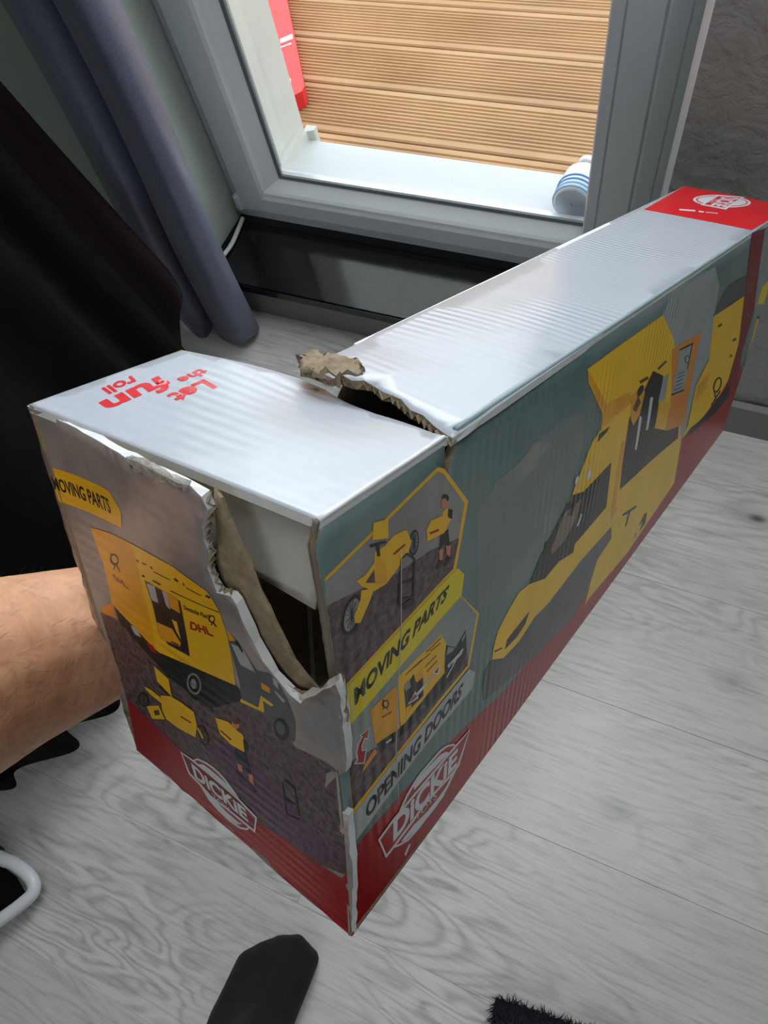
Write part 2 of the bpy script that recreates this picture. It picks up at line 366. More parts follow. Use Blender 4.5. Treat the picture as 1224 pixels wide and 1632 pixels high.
prof = [(-DW/2, -.035), (-DW/2, -.003), (-DW/2+.003, 0)]
gx = -DW/2 + .017
for k in range(11):
    prof += [(gx, 0), (gx+.0018, -.0032), (gx+.0050, -.0032), (gx+.0068, 0)]; gx += .0108
prof += [(DW/2-.003, 0), (DW/2, -.003), (DW/2, -.035)]
n_ = len(prof); vs = [(-2.6, a, b) for a, b in prof] + [(2.6, a, b) for a, b in prof]
me = bpy.data.meshes.new('plank'); me.from_pydata(vs, [], [(i, n_+i, n_+i+1, i+1) for i in range(n_-1)] + [(n_-1, 2*n_-1, n_, 0)] + [tuple(range(n_)), tuple(range(2*n_-1, n_-1, -1))]); me.materials.append(M_deck)
for k in range(17):
    o = bpy.data.objects.new('plank', me); col.objects.link(o); o.location = (-.4, 1.0895 + k*pitch, .06); o.parent = deck

# ------------------------------------------------------------------ printed artwork and torn outlines, in panel coordinates
ART = [
 ('printed_picture','F','grey picture with yellow cargo bicycle, hand truck and delivery figure',[
  ('p','yellow',0,[(0.0000,0.9097),(0.8996,0.9575),(0.9617,0.9465),(1.0007,0.9321),(1.0272,0.8448),(1.0160,0.7140),(0.0428,0.6784),(0.0000,0.8640)]),
  ('p','pgrey',1,[(0.0000,0.9038),(0.9010,0.9496),(0.9638,0.9364),(1.0224,0.8473),(1.0126,0.7212),(0.0414,0.6870),(0.0000,0.8640)]),
  ('p','asphalt',2,[(0.0000,0.8625),(0.2229,0.8455),(0.5082,0.8196),(0.8553,0.8060),(1.0179,0.7804),(1.0120,0.7222),(0.0414,0.6870)]),
  ('p','black',3,[(0.2266,0.7938),(0.2050,0.7850),(0.1785,0.7796),(0.1504,0.7781),(0.1243,0.7807),(0.1034,0.7871),(0.0901,0.7963),(0.0857,0.8073),(0.0907,0.8187),(0.1043,0.8291),(0.1248,0.8375),(0.1501,0.8429),(0.1771,0.8447),(0.2030,0.8425),(0.2245,0.8366),(0.2391,0.8276),(0.2446,0.8166),(0.2403,0.8048)]),
  ('p','pgrey',4,[(0.2100,0.7986),(0.1931,0.7915),(0.1727,0.7870),(0.1513,0.7855),(0.1317,0.7872),(0.1161,0.7919),(0.1065,0.7989),(0.1039,0.8074),(0.1084,0.8163),(0.1195,0.8247),(0.1358,0.8315),(0.1555,0.8360),(0.1764,0.8377),(0.1959,0.8362),(0.2118,0.8319),(0.2221,0.8250),(0.2254,0.8164),(0.2212,0.8073)]),
  ('p','black',5,[(0.1168,0.8212),(0.2124,0.8008),(0.2127,0.8023),(0.1171,0.8225)]),
  ('p','black',5,[(0.1224,0.8341),(0.2028,0.7888),(0.2075,0.7887),(0.1268,0.8341)]),
  ('p','black',5,[(0.1371,0.8422),(0.1866,0.7809),(0.1921,0.7801),(0.1424,0.8416)]),
  ('p','black',5,[(0.1569,0.8444),(0.1656,0.7792),(0.1713,0.7781),(0.1624,0.8434)]),
  ('p','black',5,[(0.1779,0.8403),(0.1442,0.7841),(0.1497,0.7828),(0.1834,0.8390)]),
  ('p','black',5,[(0.1960,0.8306),(0.1265,0.7946),(0.1317,0.7930),(0.2013,0.8291)]),
  ('p','black',5,[(0.2080,0.8172),(0.1165,0.8084),(0.1206,0.8066),(0.2123,0.8154)]),
  ('p','black',3,[(0.7339,0.8411),(0.7274,0.8335),(0.7160,0.8278),(0.7012,0.8249),(0.6847,0.8251),(0.6687,0.8282),(0.6551,0.8340),(0.6455,0.8416),(0.6411,0.8501),(0.6422,0.8585),(0.6487,0.8659),(0.6597,0.8713),(0.6741,0.8742),(0.6901,0.8742),(0.7059,0.8714),(0.7197,0.8659),(0.7297,0.8584),(0.7346,0.8498)]),
  ('p','pgrey',4,[(0.7217,0.8434),(0.7167,0.8373),(0.7081,0.8327),(0.6970,0.8302),(0.6847,0.8302),(0.6729,0.8325),(0.6629,0.8369),(0.6560,0.8428),(0.6528,0.8496),(0.6538,0.8563),(0.6588,0.8622),(0.6672,0.8667),(0.6781,0.8692),(0.6900,0.8693),(0.7017,0.8672),(0.7118,0.8629),(0.7190,0.8571),(0.7225,0.8503)]),
  ('p','black',5,[(0.6537,0.8549),(0.7218,0.8433),(0.7217,0.8449),(0.6537,0.8564)]),
  ('p','black',5,[(0.6538,0.8639),(0.7161,0.8357),(0.7220,0.8356),(0.6595,0.8638)]),
  ('p','black',5,[(0.6622,0.8697),(0.7064,0.8304),(0.7134,0.8296),(0.6689,0.8689)]),
  ('p','black',5,[(0.6752,0.8715),(0.6927,0.8290),(0.6999,0.8278),(0.6823,0.8704)]),
  ('p','black',5,[(0.6902,0.8692),(0.6774,0.8317),(0.6846,0.8304),(0.6973,0.8679)]),
  ('p','black',5,[(0.7041,0.8631),(0.6636,0.8382),(0.6706,0.8366),(0.7111,0.8616)]),
  ('p','black',5,[(0.7147,0.8546),(0.6545,0.8472),(0.6603,0.8453),(0.7207,0.8527)]),
  ('p','yellow',6,[(0.2399,0.8422),(0.3407,0.8266),(0.3078,0.8113),(0.2240,0.7842),(0.1870,0.7917),(0.1802,0.8055),(0.2313,0.8268)]),
  ('p','yellow',6,[(0.3541,0.8904),(0.4338,0.8875),(0.5105,0.8939),(0.6164,0.8863),(0.6616,0.8572),(0.6384,0.8406),(0.5489,0.8284),(0.4418,0.8158),(0.3400,0.8209),(0.2412,0.8498),(0.2090,0.8649),(0.2752,0.8634),(0.3460,0.8725)]),
  ('p','amber',7,[(0.3599,0.8880),(0.4317,0.8570),(0.4484,0.8161),(0.3415,0.8337),(0.3574,0.8649)]),
  ('p','asphalt',8,[(0.2731,0.8498),(0.3447,0.8616),(0.3479,0.8354)]),
  ('p','yellow',7,[(0.3481,0.9418),(0.4615,0.9303),(0.4621,0.8965),(0.3366,0.9144)]),
  ('p','black',8,[(0.3149,0.9101),(0.4407,0.8959),(0.4441,0.8912),(0.3177,0.9048)]),
  ('p','black',8,[(0.3615,0.9026),(0.3878,0.8995),(0.3931,0.8766),(0.3687,0.8795)]),
  ('p','red',8,[(0.5080,0.8578),(0.6087,0.8591),(0.5979,0.8635),(0.4978,0.8622)]),
  ('p','black',9,[(0.5612,0.8396),(0.5397,0.7518),(0.5565,0.7482),(0.5775,0.8365)]),
  ('p','black',9,[(0.6805,0.8212),(0.6778,0.7351),(0.6960,0.7313),(0.6980,0.8181)]),
  ('p','black',9,[(0.5687,0.8355),(0.6238,0.8390),(0.6112,0.8436),(0.5565,0.8400)]),
  ('p','black',9,[(0.6132,0.8405),(0.6848,0.8189),(0.6936,0.8204),(0.6217,0.8421)]),
  ('p','black',9,[(0.5614,0.7926),(0.6909,0.7741),(0.6868,0.7786),(0.5578,0.7968)]),
  ('p','black',9,[(0.5542,0.7596),(0.6884,0.7392),(0.6844,0.7438),(0.5506,0.7641)]),
  ('p','black',9,[(0.5622,0.7471),(0.6864,0.7415),(0.6949,0.7250),(0.5910,0.7315)]),
  ('p','black',4,[(1.0028,0.8829),(1.0026,0.8805),(1.0019,0.8790),(1.0008,0.8788),(0.9947,0.8797),(0.9811,0.8817),(0.9682,0.8845),(0.9575,0.8878),(0.9504,0.8912),(0.9476,0.8942),(0.9494,0.8965),(0.9555,0.8979),(0.9654,0.8982),(0.9778,0.8973),(0.9913,0.8953),(1.0005,0.8926),(1.0016,0.8893),(1.0025,0.8860)]),
  ('p','skin',5,[(1.0014,0.8742),(1.0013,0.8709),(1.0008,0.8685),(0.9987,0.8675),(0.9882,0.8678),(0.9768,0.8695),(0.9659,0.8724),(0.9568,0.8760),(0.9506,0.8800),(0.9480,0.8838),(0.9493,0.8871),(0.9542,0.8893),(0.9623,0.8904),(0.9726,0.8901),(0.9838,0.8884),(0.9947,0.8856),(1.0004,0.8820),(1.0011,0.8781)]),
  ('p','yellow',5,[(0.9584,0.8629),(1.0002,0.8668),(1.0066,0.8566),(1.0072,0.8342),(0.9925,0.8362)]),
  ('p','black',6,[(1.0024,0.8629),(1.0076,0.8538),(1.0075,0.8353),(1.0021,0.8459)]),
  ('p','yellow',7,[(0.8033,0.8559),(0.8468,0.8668),(1.0005,0.8543),(1.0054,0.8352),(0.9929,0.8190),(0.8138,0.8310)]),
  ('p','red',8,[(0.8393,0.8406),(0.9336,0.8328),(0.9241,0.8383),(0.8305,0.8459)]),
  ('p','black',6,[(0.9502,0.8228),(1.0034,0.8207),(1.0062,0.7814),(0.9930,0.7951),(0.9366,0.7920)]),
  ('p','skin',6,[(0.9400,0.7914),(0.9862,0.7883),(0.9810,0.7648),(0.9490,0.7688)]),
  ('p','skin',6,[(1.0014,0.7880),(1.0077,0.7808),(1.0068,0.7574),(1.0031,0.7671)]),
  ('p','black',6,[(0.9105,0.7561),(0.9487,0.7705),(0.9956,0.7582),(0.9439,0.7516)]),
  ('p','black',6,[(0.9941,0.7492),(1.0035,0.7658),(1.0080,0.7522),(1.0031,0.7431)]),
 ]),
 ('printed_banner','F','yellow banner lettered MOVING PARTS',[
  ('p','lime',3,[(0.0457,0.6797),(1.0179,0.7144),(1.0272,0.6850),(1.0250,0.6381),(0.0705,0.5927)]),
  ('t','black',5,'MOVING PARTS',[(0.1526,0.6260),(1.0034,0.6639),(1.0092,0.6946),(0.1522,0.6639)],0.03),
 ]),
 ('printed_picture','F','grey picture of a yellow parcel van with opening doors',[
  ('p','yellow',1,[(0.0727,0.5935),(1.0251,0.6365),(1.0526,0.5450),(1.0442,0.4146),(0.0842,0.3670)]),
  ('p','pteal',2,[(0.0727,0.5935),(1.0251,0.6349),(1.0498,0.5468),(1.0410,0.4249),(0.0876,0.3837)]),
  ('p','asphalt',3,[(0.0759,0.5134),(0.3275,0.4763),(0.9324,0.4687),(1.0396,0.4631),(1.0410,0.4249),(0.0876,0.3837)]),
  ('p','black',4,[(0.3169,0.4909),(0.5567,0.4647),(0.6166,0.4644),(1.0067,0.4793),(1.0078,0.5471),(1.0208,0.5147),(1.0341,0.5360),(1.0380,0.4678),(1.0295,0.4396),(0.9726,0.4251),(0.6397,0.4301),(0.3625,0.4491)]),
  ('p','pgrey',6,[(1.0100,0.5388),(1.0194,0.5162),(1.0167,0.5134),(1.0085,0.5193)]),
  ('p','pgrey',6,[(1.0283,0.5203),(1.0336,0.5303),(1.0333,0.5187),(1.0300,0.5115)]),
  ('p','yellow',5,[(0.5301,0.5934),(0.9980,0.5886),(1.0077,0.5526),(1.0056,0.5277),(1.0071,0.4758),(0.6167,0.4575),(0.5642,0.4612),(0.5419,0.5731)]),
  ('p','amber',6,[(0.2788,0.5832),(0.5237,0.5777),(0.5588,0.4591),(0.3116,0.4872)]),
  ('p','black',6,[(0.5990,0.5484),(0.7002,0.5613),(0.7238,0.5349),(0.8051,0.5304),(0.8165,0.4766),(0.6603,0.4797),(0.6252,0.4729)]),
  ('p','pgrey',7,[(0.5989,0.5586),(0.6572,0.5579),(0.6711,0.5352),(0.6129,0.5392)]),
  ('p','amber',7,[(0.7170,0.5533),(0.7950,0.5510),(0.8054,0.5277),(0.7352,0.5307)]),
  ('p','amber',7,[(0.6214,0.4955),(0.6820,0.4901),(0.6716,0.4739),(0.6251,0.4743)]),
  ('p','brown',7,[(0.6175,0.5783),(0.7906,0.5742),(0.7834,0.5775),(0.6110,0.5815)]),
  ('p','brown',7,[(0.8347,0.5816),(1.0004,0.5790),(0.9955,0.5824),(0.8273,0.5849)]),
  ('p','brown',7,[(0.6756,0.5765),(0.8819,0.5681),(0.8746,0.5715),(0.6692,0.5798)]),
  ('p','brown',7,[(0.8276,0.5462),(0.9560,0.5459),(0.9477,0.5494),(0.8198,0.5497)]),
  ('p','brown',7,[(0.8528,0.5284),(0.9710,0.5292),(0.9623,0.5329),(0.8447,0.5320)]),
  ('p','brown',7,[(0.8810,0.5734),(0.9995,0.5670),(0.9921,0.5704),(0.8740,0.5768)]),
  ('p','white',8,[(0.6321,0.4993),(0.7197,0.5123),(0.7315,0.5039),(0.9226,0.5070),(0.9156,0.5140),(1.0010,0.5119),(0.9863,0.4888),(0.9476,0.5009),(0.7492,0.4940),(0.7556,0.4856)]),
  ('p','red',9,[(0.6485,0.5003),(0.7145,0.5070),(0.7319,0.4985),(0.9353,0.5025),(0.9402,0.5094),(0.9948,0.5098),(0.9725,0.4976),(0.9409,0.5052),(0.7489,0.4981),(0.7323,0.4930)]),
  ('p','white',8,[(1.0105,0.4552),(1.0225,0.4763),(1.0212,0.4800),(1.0094,0.4590)]),
  ('p','white',8,[(1.0111,0.4844),(1.0320,0.4874),(1.0309,0.4913),(1.0101,0.4882)]),
  ('p','white',7,[(1.0108,0.4901),(1.0202,0.4871),(1.0299,0.4924),(1.0321,0.4908),(1.0296,0.4790),(1.0204,0.4783),(1.0122,0.4783)]),
  ('p','red',8,[(1.0126,0.4862),(1.0218,0.4811),(1.0293,0.4880),(1.0280,0.4836),(1.0203,0.4818),(1.0137,0.4806)]),
  ('p','black',7,[(0.4513,0.5502),(0.4490,0.5472),(0.4426,0.5457),(0.4331,0.5459),(0.4216,0.5477),(0.4095,0.5510),(0.3983,0.5553),(0.3893,0.5601),(0.3836,0.5648),(0.3819,0.5688),(0.3842,0.5718),(0.3904,0.5732),(0.3996,0.5731),(0.4109,0.5713),(0.4229,0.5682),(0.4342,0.5639),(0.4434,0.5591),(0.4493,0.5544)]),
  ('p','amber',8,[(0.4357,0.5552),(0.4343,0.5533),(0.4308,0.5522),(0.4256,0.5522),(0.4192,0.5531),(0.4125,0.5549),(0.4063,0.5574),(0.4013,0.5602),(0.3981,0.5630),(0.3971,0.5655),(0.3984,0.5673),(0.4019,0.5684),(0.4071,0.5684),(0.4134,0.5675),(0.4200,0.5657),(0.4263,0.5633),(0.4314,0.5605),(0.4346,0.5577)]),
  ('p','black',7,[(0.3846,0.5787),(0.4337,0.5392),(0.4416,0.5381),(0.3923,0.5777)]),
  ('p','black',7,[(0.4373,0.5658),(0.3855,0.5546),(0.3931,0.5515),(0.4450,0.5627)]),
  ('p','red',7,[(0.3855,0.5335),(0.4750,0.5236),(0.4676,0.5287),(0.3786,0.5385)]),
  ('p','white',7,[(0.4096,0.4640),(0.4715,0.4576),(0.4681,0.4531),(0.4195,0.4578)]),
  ('p','dgrey',5,[(0.8507,0.4175),(0.8344,0.4162),(0.8149,0.4171),(0.7945,0.4202),(0.7758,0.4251),(0.7610,0.4310),(0.7518,0.4373),(0.7492,0.4433),(0.7534,0.4483),(0.7640,0.4516),(0.7797,0.4529),(0.7987,0.4521),(0.8189,0.4491),(0.8377,0.4444),(0.8530,0.4385),(0.8628,0.4321),(0.8658,0.4260),(0.8616,0.4209)]),
  ('p','black',6,[(0.8351,0.4236),(0.8238,0.4226),(0.8104,0.4230),(0.7966,0.4249),(0.7841,0.4280),(0.7745,0.4319),(0.7687,0.4361),(0.7675,0.4401),(0.7711,0.4434),(0.7788,0.4457),(0.7899,0.4468),(0.8031,0.4463),(0.8168,0.4445),(0.8294,0.4415),(0.8392,0.4376),(0.8452,0.4334),(0.8466,0.4293),(0.8431,0.4259)]),
  ('p','white',4,[(0.2663,0.5432),(0.2478,0.5182),(0.2206,0.5293),(0.1999,0.5191),(0.1962,0.5076),(0.2363,0.4996),(0.2093,0.4688),(0.1200,0.4954),(0.1445,0.4983),(0.1401,0.5204),(0.1596,0.5336),(0.1950,0.5416),(0.1777,0.5496)]),
  ('p','red',5,[(0.2600,0.5422),(0.2441,0.5229),(0.2194,0.5330),(0.1916,0.5216),(0.1891,0.5066),(0.2273,0.4991),(0.2030,0.4738),(0.1365,0.4927),(0.1544,0.4964),(0.1498,0.5174),(0.1692,0.5307),(0.2050,0.5397),(0.1907,0.5462)]),
  ('p','orange',5,[(0.3066,0.4786),(0.3284,0.4610),(0.1811,0.4514),(0.2078,0.4666)]),
 ]),
 ('printed_banner','F','grey banner lettered OPENING DOORS',[
  ('p','lgrey',6,[(0.0541,0.3684),(0.5153,0.3880),(0.9562,0.3953),(1.0432,0.4099),(1.0539,0.3774),(1.0510,0.3351),(0.7059,0.3208),(0.0882,0.2871),(0.0794,0.3390)]),
  ('t','black',8,'OPENING DOORS',[(0.2032,0.3122),(1.0325,0.3489),(1.0365,0.3900),(0.1984,0.3601)],0.03),
 ]),
 ('printed_base','F','red printed base band',[
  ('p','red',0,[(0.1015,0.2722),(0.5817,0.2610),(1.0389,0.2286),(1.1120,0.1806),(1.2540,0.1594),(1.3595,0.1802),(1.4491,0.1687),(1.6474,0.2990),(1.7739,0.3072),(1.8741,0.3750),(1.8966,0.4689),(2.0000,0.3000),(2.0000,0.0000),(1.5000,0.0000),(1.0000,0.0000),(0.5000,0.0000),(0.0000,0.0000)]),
  ('p','white',2,[(0.6165,0.0439),(0.6780,0.0593),(0.6954,0.0513),(0.6337,0.0309)]),
 ]),
 ('printed_logo','F','red and white oval badge lettered DiCKiE TOYS',[
  ('p','white',7,[(0.5564,0.2221),(0.6287,0.2415),(0.7125,0.2532),(0.7983,0.2581),(0.8981,0.2565),(1.0052,0.2542),(1.0157,0.2431),(1.0270,0.2186),(1.0327,0.1938),(1.0382,0.1369),(1.0335,0.1064),(1.0214,0.0812),(1.0091,0.0703),(0.9835,0.0688),(0.7922,0.0703),(0.6661,0.0765),(0.5558,0.0987),(0.4921,0.1149),(0.4830,0.1563)]),
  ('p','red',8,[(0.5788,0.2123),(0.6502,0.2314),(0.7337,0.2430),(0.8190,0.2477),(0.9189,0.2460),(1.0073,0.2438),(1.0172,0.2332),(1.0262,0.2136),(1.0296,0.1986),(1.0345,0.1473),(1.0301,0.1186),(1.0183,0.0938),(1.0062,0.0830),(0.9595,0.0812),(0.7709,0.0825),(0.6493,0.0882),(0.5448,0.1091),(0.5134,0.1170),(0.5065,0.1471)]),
  ('p','white',9,[(0.7248,0.2268),(0.7128,0.2490),(0.8883,0.2455),(1.0055,0.2379),(1.0149,0.2244),(1.0193,0.2085),(0.9607,0.2176)]),
  ('p','white',9,[(0.7207,0.1098),(0.9074,0.0946),(1.0059,0.0926),(1.0196,0.0960),(1.0160,0.0718),(0.9835,0.0688),(0.7681,0.0821),(0.6211,0.0946),(0.5666,0.1095)]),
  ('p','white',10,[(0.3081,0.2126),(0.4751,0.2191),(0.7146,0.2159),(0.9616,0.2116),(1.0260,0.2082),(1.0537,0.2006),(1.0391,0.1128),(1.0306,0.1084),(0.8796,0.1286),(0.7200,0.1223),(0.5559,0.1203),(0.4713,0.1182),(0.3888,0.1192)]),
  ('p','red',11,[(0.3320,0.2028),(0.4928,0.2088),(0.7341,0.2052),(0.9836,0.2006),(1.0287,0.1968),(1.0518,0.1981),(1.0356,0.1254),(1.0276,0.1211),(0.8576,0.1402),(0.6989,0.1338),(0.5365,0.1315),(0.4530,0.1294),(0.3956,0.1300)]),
  ('t','white',12,'DiCKiE',[(0.4722,0.1417),(1.0340,0.1252),(1.0342,0.1881),(0.4769,0.2156)],0.03),
  ('t','white',12,'TOYS',[(0.7429,0.1158),(1.0036,0.1023),(1.0028,0.1248),(0.7530,0.1337)],0.0),
 ]),
 ('printed_clouds','F','pale cloud printed in the sky',[
  ('p','cloud',0,[(1.0397,0.8042),(1.0528,0.8203),(1.0864,0.8350),(1.1228,0.8549),(1.1641,0.8630),(1.1914,0.8525),(1.2155,0.8250),(1.2185,0.7345),(1.2097,0.6805),(1.2005,0.6308),(1.1645,0.5697),(1.1346,0.4981),(1.1057,0.5168),(1.0500,0.5440)]),
  ('p','cloud2',1,[(1.0533,0.8084),(1.0637,0.8399),(1.0992,0.8391),(1.1198,0.8582),(1.1485,0.8273),(1.1243,0.7942),(1.0836,0.7923)]),
 ]),
 ('printed_sky','F','pale grey printed sky',[
  ('p','sgrey',2,[(1.3921,0.9369),(1.4111,0.9755),(1.4893,0.9770),(1.5721,0.9730),(1.6263,0.8836),(1.6482,0.7717),(1.6928,0.5916),(1.6483,0.5327),(1.6612,0.3105),(1.6267,0.3185),(1.4518,0.8201)]),
 ]),
 ('printed_van','F','large printed yellow parcel van with open side',[
  ('p','dgrey',3,[(1.0793,0.3560),(1.1041,0.3183),(1.1336,0.3119),(1.1625,0.3357),(1.1892,0.3271),(1.2709,0.3423),(1.3158,0.3337),(1.3593,0.3292),(1.3811,0.2467),(1.3353,0.2382),(1.3278,0.1448),(1.2884,0.1063),(1.1891,0.1551),(1.0755,0.2399),(1.0694,0.2987),(1.0701,0.3407)]),
  ('p','yellow2',4,[(1.2074,0.9393),(1.2740,0.9398),(1.3946,0.9357),(1.4616,0.8220),(1.5701,0.5298),(1.6495,0.2916),(1.6675,0.0985),(1.4721,0.0573),(1.3295,0.0954),(1.3196,0.0755),(1.3228,0.1681),(1.3317,0.2438),(1.3728,0.2597),(1.3610,0.3205),(1.2715,0.3382),(1.1894,0.3239),(1.1628,0.3330),(1.1339,0.3090),(1.1043,0.3150),(1.0821,0.3561),(1.0827,0.3891),(1.0876,0.4304),(1.1035,0.4621),(1.1201,0.4833),(1.1393,0.4752),(1.1737,0.4342),(1.2032,0.6130),(1.2101,0.6232),(1.2229,0.6657),(1.2420,0.7281),(1.2619,0.7439),(1.2585,0.7858),(1.2126,0.9051)]),
  ('p','amber',5,[(1.2073,0.9372),(1.2183,0.9149),(1.2657,0.8044),(1.3298,0.7792),(1.3422,0.7379),(1.2598,0.7474),(1.2598,0.7843),(1.2146,0.9027)]),
  ('p','black',6,[(1.1397,0.4745),(1.1523,0.5195),(1.1666,0.5471),(1.2107,0.6226),(1.2394,0.5960),(1.3103,0.5974),(1.3228,0.4392),(1.2395,0.4388),(1.2388,0.4120),(1.2032,0.4399),(1.1739,0.4360)]),
  ('p','pbrown',7,[(1.1770,0.5116),(1.1896,0.5632),(1.1974,0.5916),(1.2376,0.5782),(1.2283,0.5242),(1.2082,0.4958),(1.1825,0.4930)]),
  ('p','black',8,[(1.2053,0.5711),(1.2140,0.5940),(1.2248,0.5848),(1.2166,0.5557)]),
  ('p','white',8,[(1.2348,0.4995),(1.2421,0.5287),(1.2461,0.5207),(1.2404,0.4941)]),
  ('p','black',7,[(1.1628,0.5331),(1.1621,0.5586),(1.1697,0.5498),(1.1708,0.5209)]),
  ('p','black',6,[(1.1050,0.3412),(1.1069,0.3671),(1.1480,0.3787),(1.1423,0.3483),(1.1283,0.3363)]),
  ('p','black',6,[(1.0847,0.3778),(1.0998,0.3585),(1.0995,0.3550),(1.0856,0.3711)]),
  ('p','white',6,[(1.2531,0.6244),(1.2521,0.6212),(1.2503,0.6197),(1.2482,0.6198),(1.2458,0.6217),(1.2436,0.6251),(1.2418,0.6295),(1.2406,0.6344),(1.2401,0.6392),(1.2404,0.6434),(1.2414,0.6465),(1.2431,0.6481),(1.2452,0.6480),(1.2475,0.6462),(1.2497,0.6429),(1.2516,0.6386),(1.2529,0.6336),(1.2534,0.6287)]),
  ('p','white',6,[(1.2212,0.6490),(1.2203,0.6461),(1.2191,0.6443),(1.2176,0.6438),(1.2161,0.6446),(1.2147,0.6468),(1.2136,0.6499),(1.2130,0.6537),(1.2128,0.6576),(1.2132,0.6612),(1.2141,0.6641),(1.2153,0.6659),(1.2167,0.6664),(1.2182,0.6656),(1.2196,0.6635),(1.2207,0.6604),(1.2214,0.6566),(1.2215,0.6527)]),
  ('p','amber',6,[(1.3523,0.3514),(1.3451,0.4035),(1.3378,0.5274),(1.3336,0.6342),(1.3532,0.6132),(1.3509,0.5004),(1.3599,0.3836),(1.3720,0.3796)]),
  ('p','black',7,[(1.3637,0.4451),(1.3522,0.5432),(1.3444,0.6881),(1.3782,0.7338),(1.4003,0.7775),(1.4481,0.7231),(1.4570,0.6313),(1.4658,0.5372),(1.5347,0.4582),(1.6068,0.4016),(1.6200,0.3422),(1.4883,0.3982)]),
  ('p','amber',8,[(1.3505,0.6820),(1.3379,0.7604),(1.3725,0.7603),(1.3847,0.7279),(1.3822,0.6658),(1.3649,0.6478)]),
  ('p','black',9,[(1.3750,0.7386),(1.3727,0.7351),(1.3695,0.7334),(1.3659,0.7336),(1.3622,0.7358),(1.3590,0.7397),(1.3567,0.7447),(1.3554,0.7503),(1.3553,0.7558),(1.3564,0.7606),(1.3586,0.7641),(1.3617,0.7659),(1.3652,0.7658),(1.3688,0.7637),(1.3721,0.7600),(1.3746,0.7549),(1.3760,0.7492),(1.3761,0.7435)]),
  ('p','brown',9,[(1.3496,0.7119),(1.3617,0.7390),(1.3762,0.7063),(1.3645,0.6880)]),
  ('p','white',8,[(1.4231,0.5727),(1.4118,0.6886),(1.4240,0.6785),(1.4336,0.5662)]),
  ('p','white',8,[(1.3910,0.5447),(1.3822,0.6608),(1.3933,0.6448),(1.3999,0.5349)]),
  ('p','sgrey',8,[(1.4529,0.6351),(1.4499,0.7165),(1.4733,0.7100),(1.4829,0.6185)]),
  ('p','yellow',9,[(1.4632,0.5398),(1.4631,0.6203),(1.5239,0.5695),(1.5192,0.5009)]),
  ('p','orange',6,[(1.4625,0.7925),(1.5528,0.7660),(1.5952,0.7531),(1.6024,0.6657),(1.6154,0.5602),(1.6387,0.3867),(1.6027,0.4024),(1.5285,0.4675),(1.5147,0.6008)]),
  ('p','sgrey',7,[(1.4987,0.7656),(1.5595,0.7423),(1.5749,0.6410),(1.5814,0.5591),(1.5167,0.6058)]),
  ('p','black',8,[(1.5005,0.7595),(1.5615,0.7343),(1.5558,0.7429),(1.4956,0.7674)]),
  ('p','black',8,[(1.5161,0.6000),(1.5829,0.5583),(1.5773,0.5682),(1.5111,0.6092)]),
  ('p','black',8,[(1.5577,0.7466),(1.5653,0.6490),(1.5704,0.6443),(1.5626,0.7426)]),
  ('p','dgrey',8,[(1.5238,0.6643),(1.5591,0.6467),(1.5559,0.6518),(1.5208,0.6693)]),
  ('p','dgrey',8,[(1.5237,0.6511),(1.5602,0.6320),(1.5570,0.6373),(1.5208,0.6561)]),
  ('p','dgrey',8,[(1.5237,0.6378),(1.5613,0.6173),(1.5581,0.6226),(1.5207,0.6429)]),
  ('p','dgrey',8,[(1.5235,0.6244),(1.5624,0.6025),(1.5592,0.6078),(1.5206,0.6295)]),
  ('p','dgrey',8,[(1.5234,0.6110),(1.5635,0.5875),(1.5603,0.5930),(1.5205,0.6161)]),
  ('p','dgrey',8,[(1.5683,0.6804),(1.5696,0.6743),(1.5689,0.6704),(1.5662,0.6693),(1.5618,0.6710),(1.5564,0.6752),(1.5506,0.6815),(1.5451,0.6890),(1.5406,0.6968),(1.5376,0.7041),(1.5364,0.7098),(1.5371,0.7135),(1.5397,0.7147),(1.5439,0.7133),(1.5491,0.7093),(1.5548,0.7032),(1.5604,0.6958),(1.5651,0.6878)]),
  ('p','sgrey',9,[(1.5624,0.6849),(1.5634,0.6807),(1.5630,0.6779),(1.5614,0.6769),(1.5588,0.6777),(1.5554,0.6804),(1.5518,0.6844),(1.5482,0.6894),(1.5453,0.6947),(1.5432,0.6997),(1.5423,0.7038),(1.5426,0.7065),(1.5442,0.7075),(1.5467,0.7068),(1.5500,0.7042),(1.5537,0.7003),(1.5572,0.6953),(1.5603,0.6900)]),
  ('p','black',6,[(1.2566,0.7130),(1.2577,0.7341),(1.2853,0.7269),(1.2784,0.7172)]),
  ('p','brown',6,[(1.3622,0.7727),(1.3900,0.7632),(1.3820,0.7772),(1.3549,0.7861)]),
  ('p','brown',6,[(1.4238,0.7608),(1.4526,0.7626),(1.4434,0.7747),(1.4153,0.7725)]),
  ('p','black',6,[(1.4012,0.3091),(1.4622,0.2638),(1.4630,0.2513),(1.4379,0.2693),(1.4325,0.2197),(1.4261,0.2286),(1.4263,0.2782),(1.4056,0.2966)]),
  ('p','black',6,[(1.4996,0.1261),(1.5182,0.1551),(1.5327,0.1395),(1.5363,0.0905),(1.5115,0.0876),(1.5183,0.1223)]),
  ('p','pgrey',6,[(1.4881,0.0987),(1.4933,0.1131),(1.4997,0.0931),(1.4948,0.0831)]),
 ]),
 ('printed_building','F','printed yellow building with dark roof',[
  ('p','yellow2',3,[(1.6444,0.7712),(1.7334,0.7668),(1.8679,0.7578),(1.8963,0.6055),(1.8980,0.3597),(1.8474,0.3108),(1.7610,0.2917),(1.6452,0.3096),(1.6672,0.3456),(1.6542,0.5151),(1.6960,0.5830)]),
  ('p','amber',4,[(1.6655,0.5056),(1.7217,0.5117),(1.7301,0.4381),(1.6725,0.4346)]),
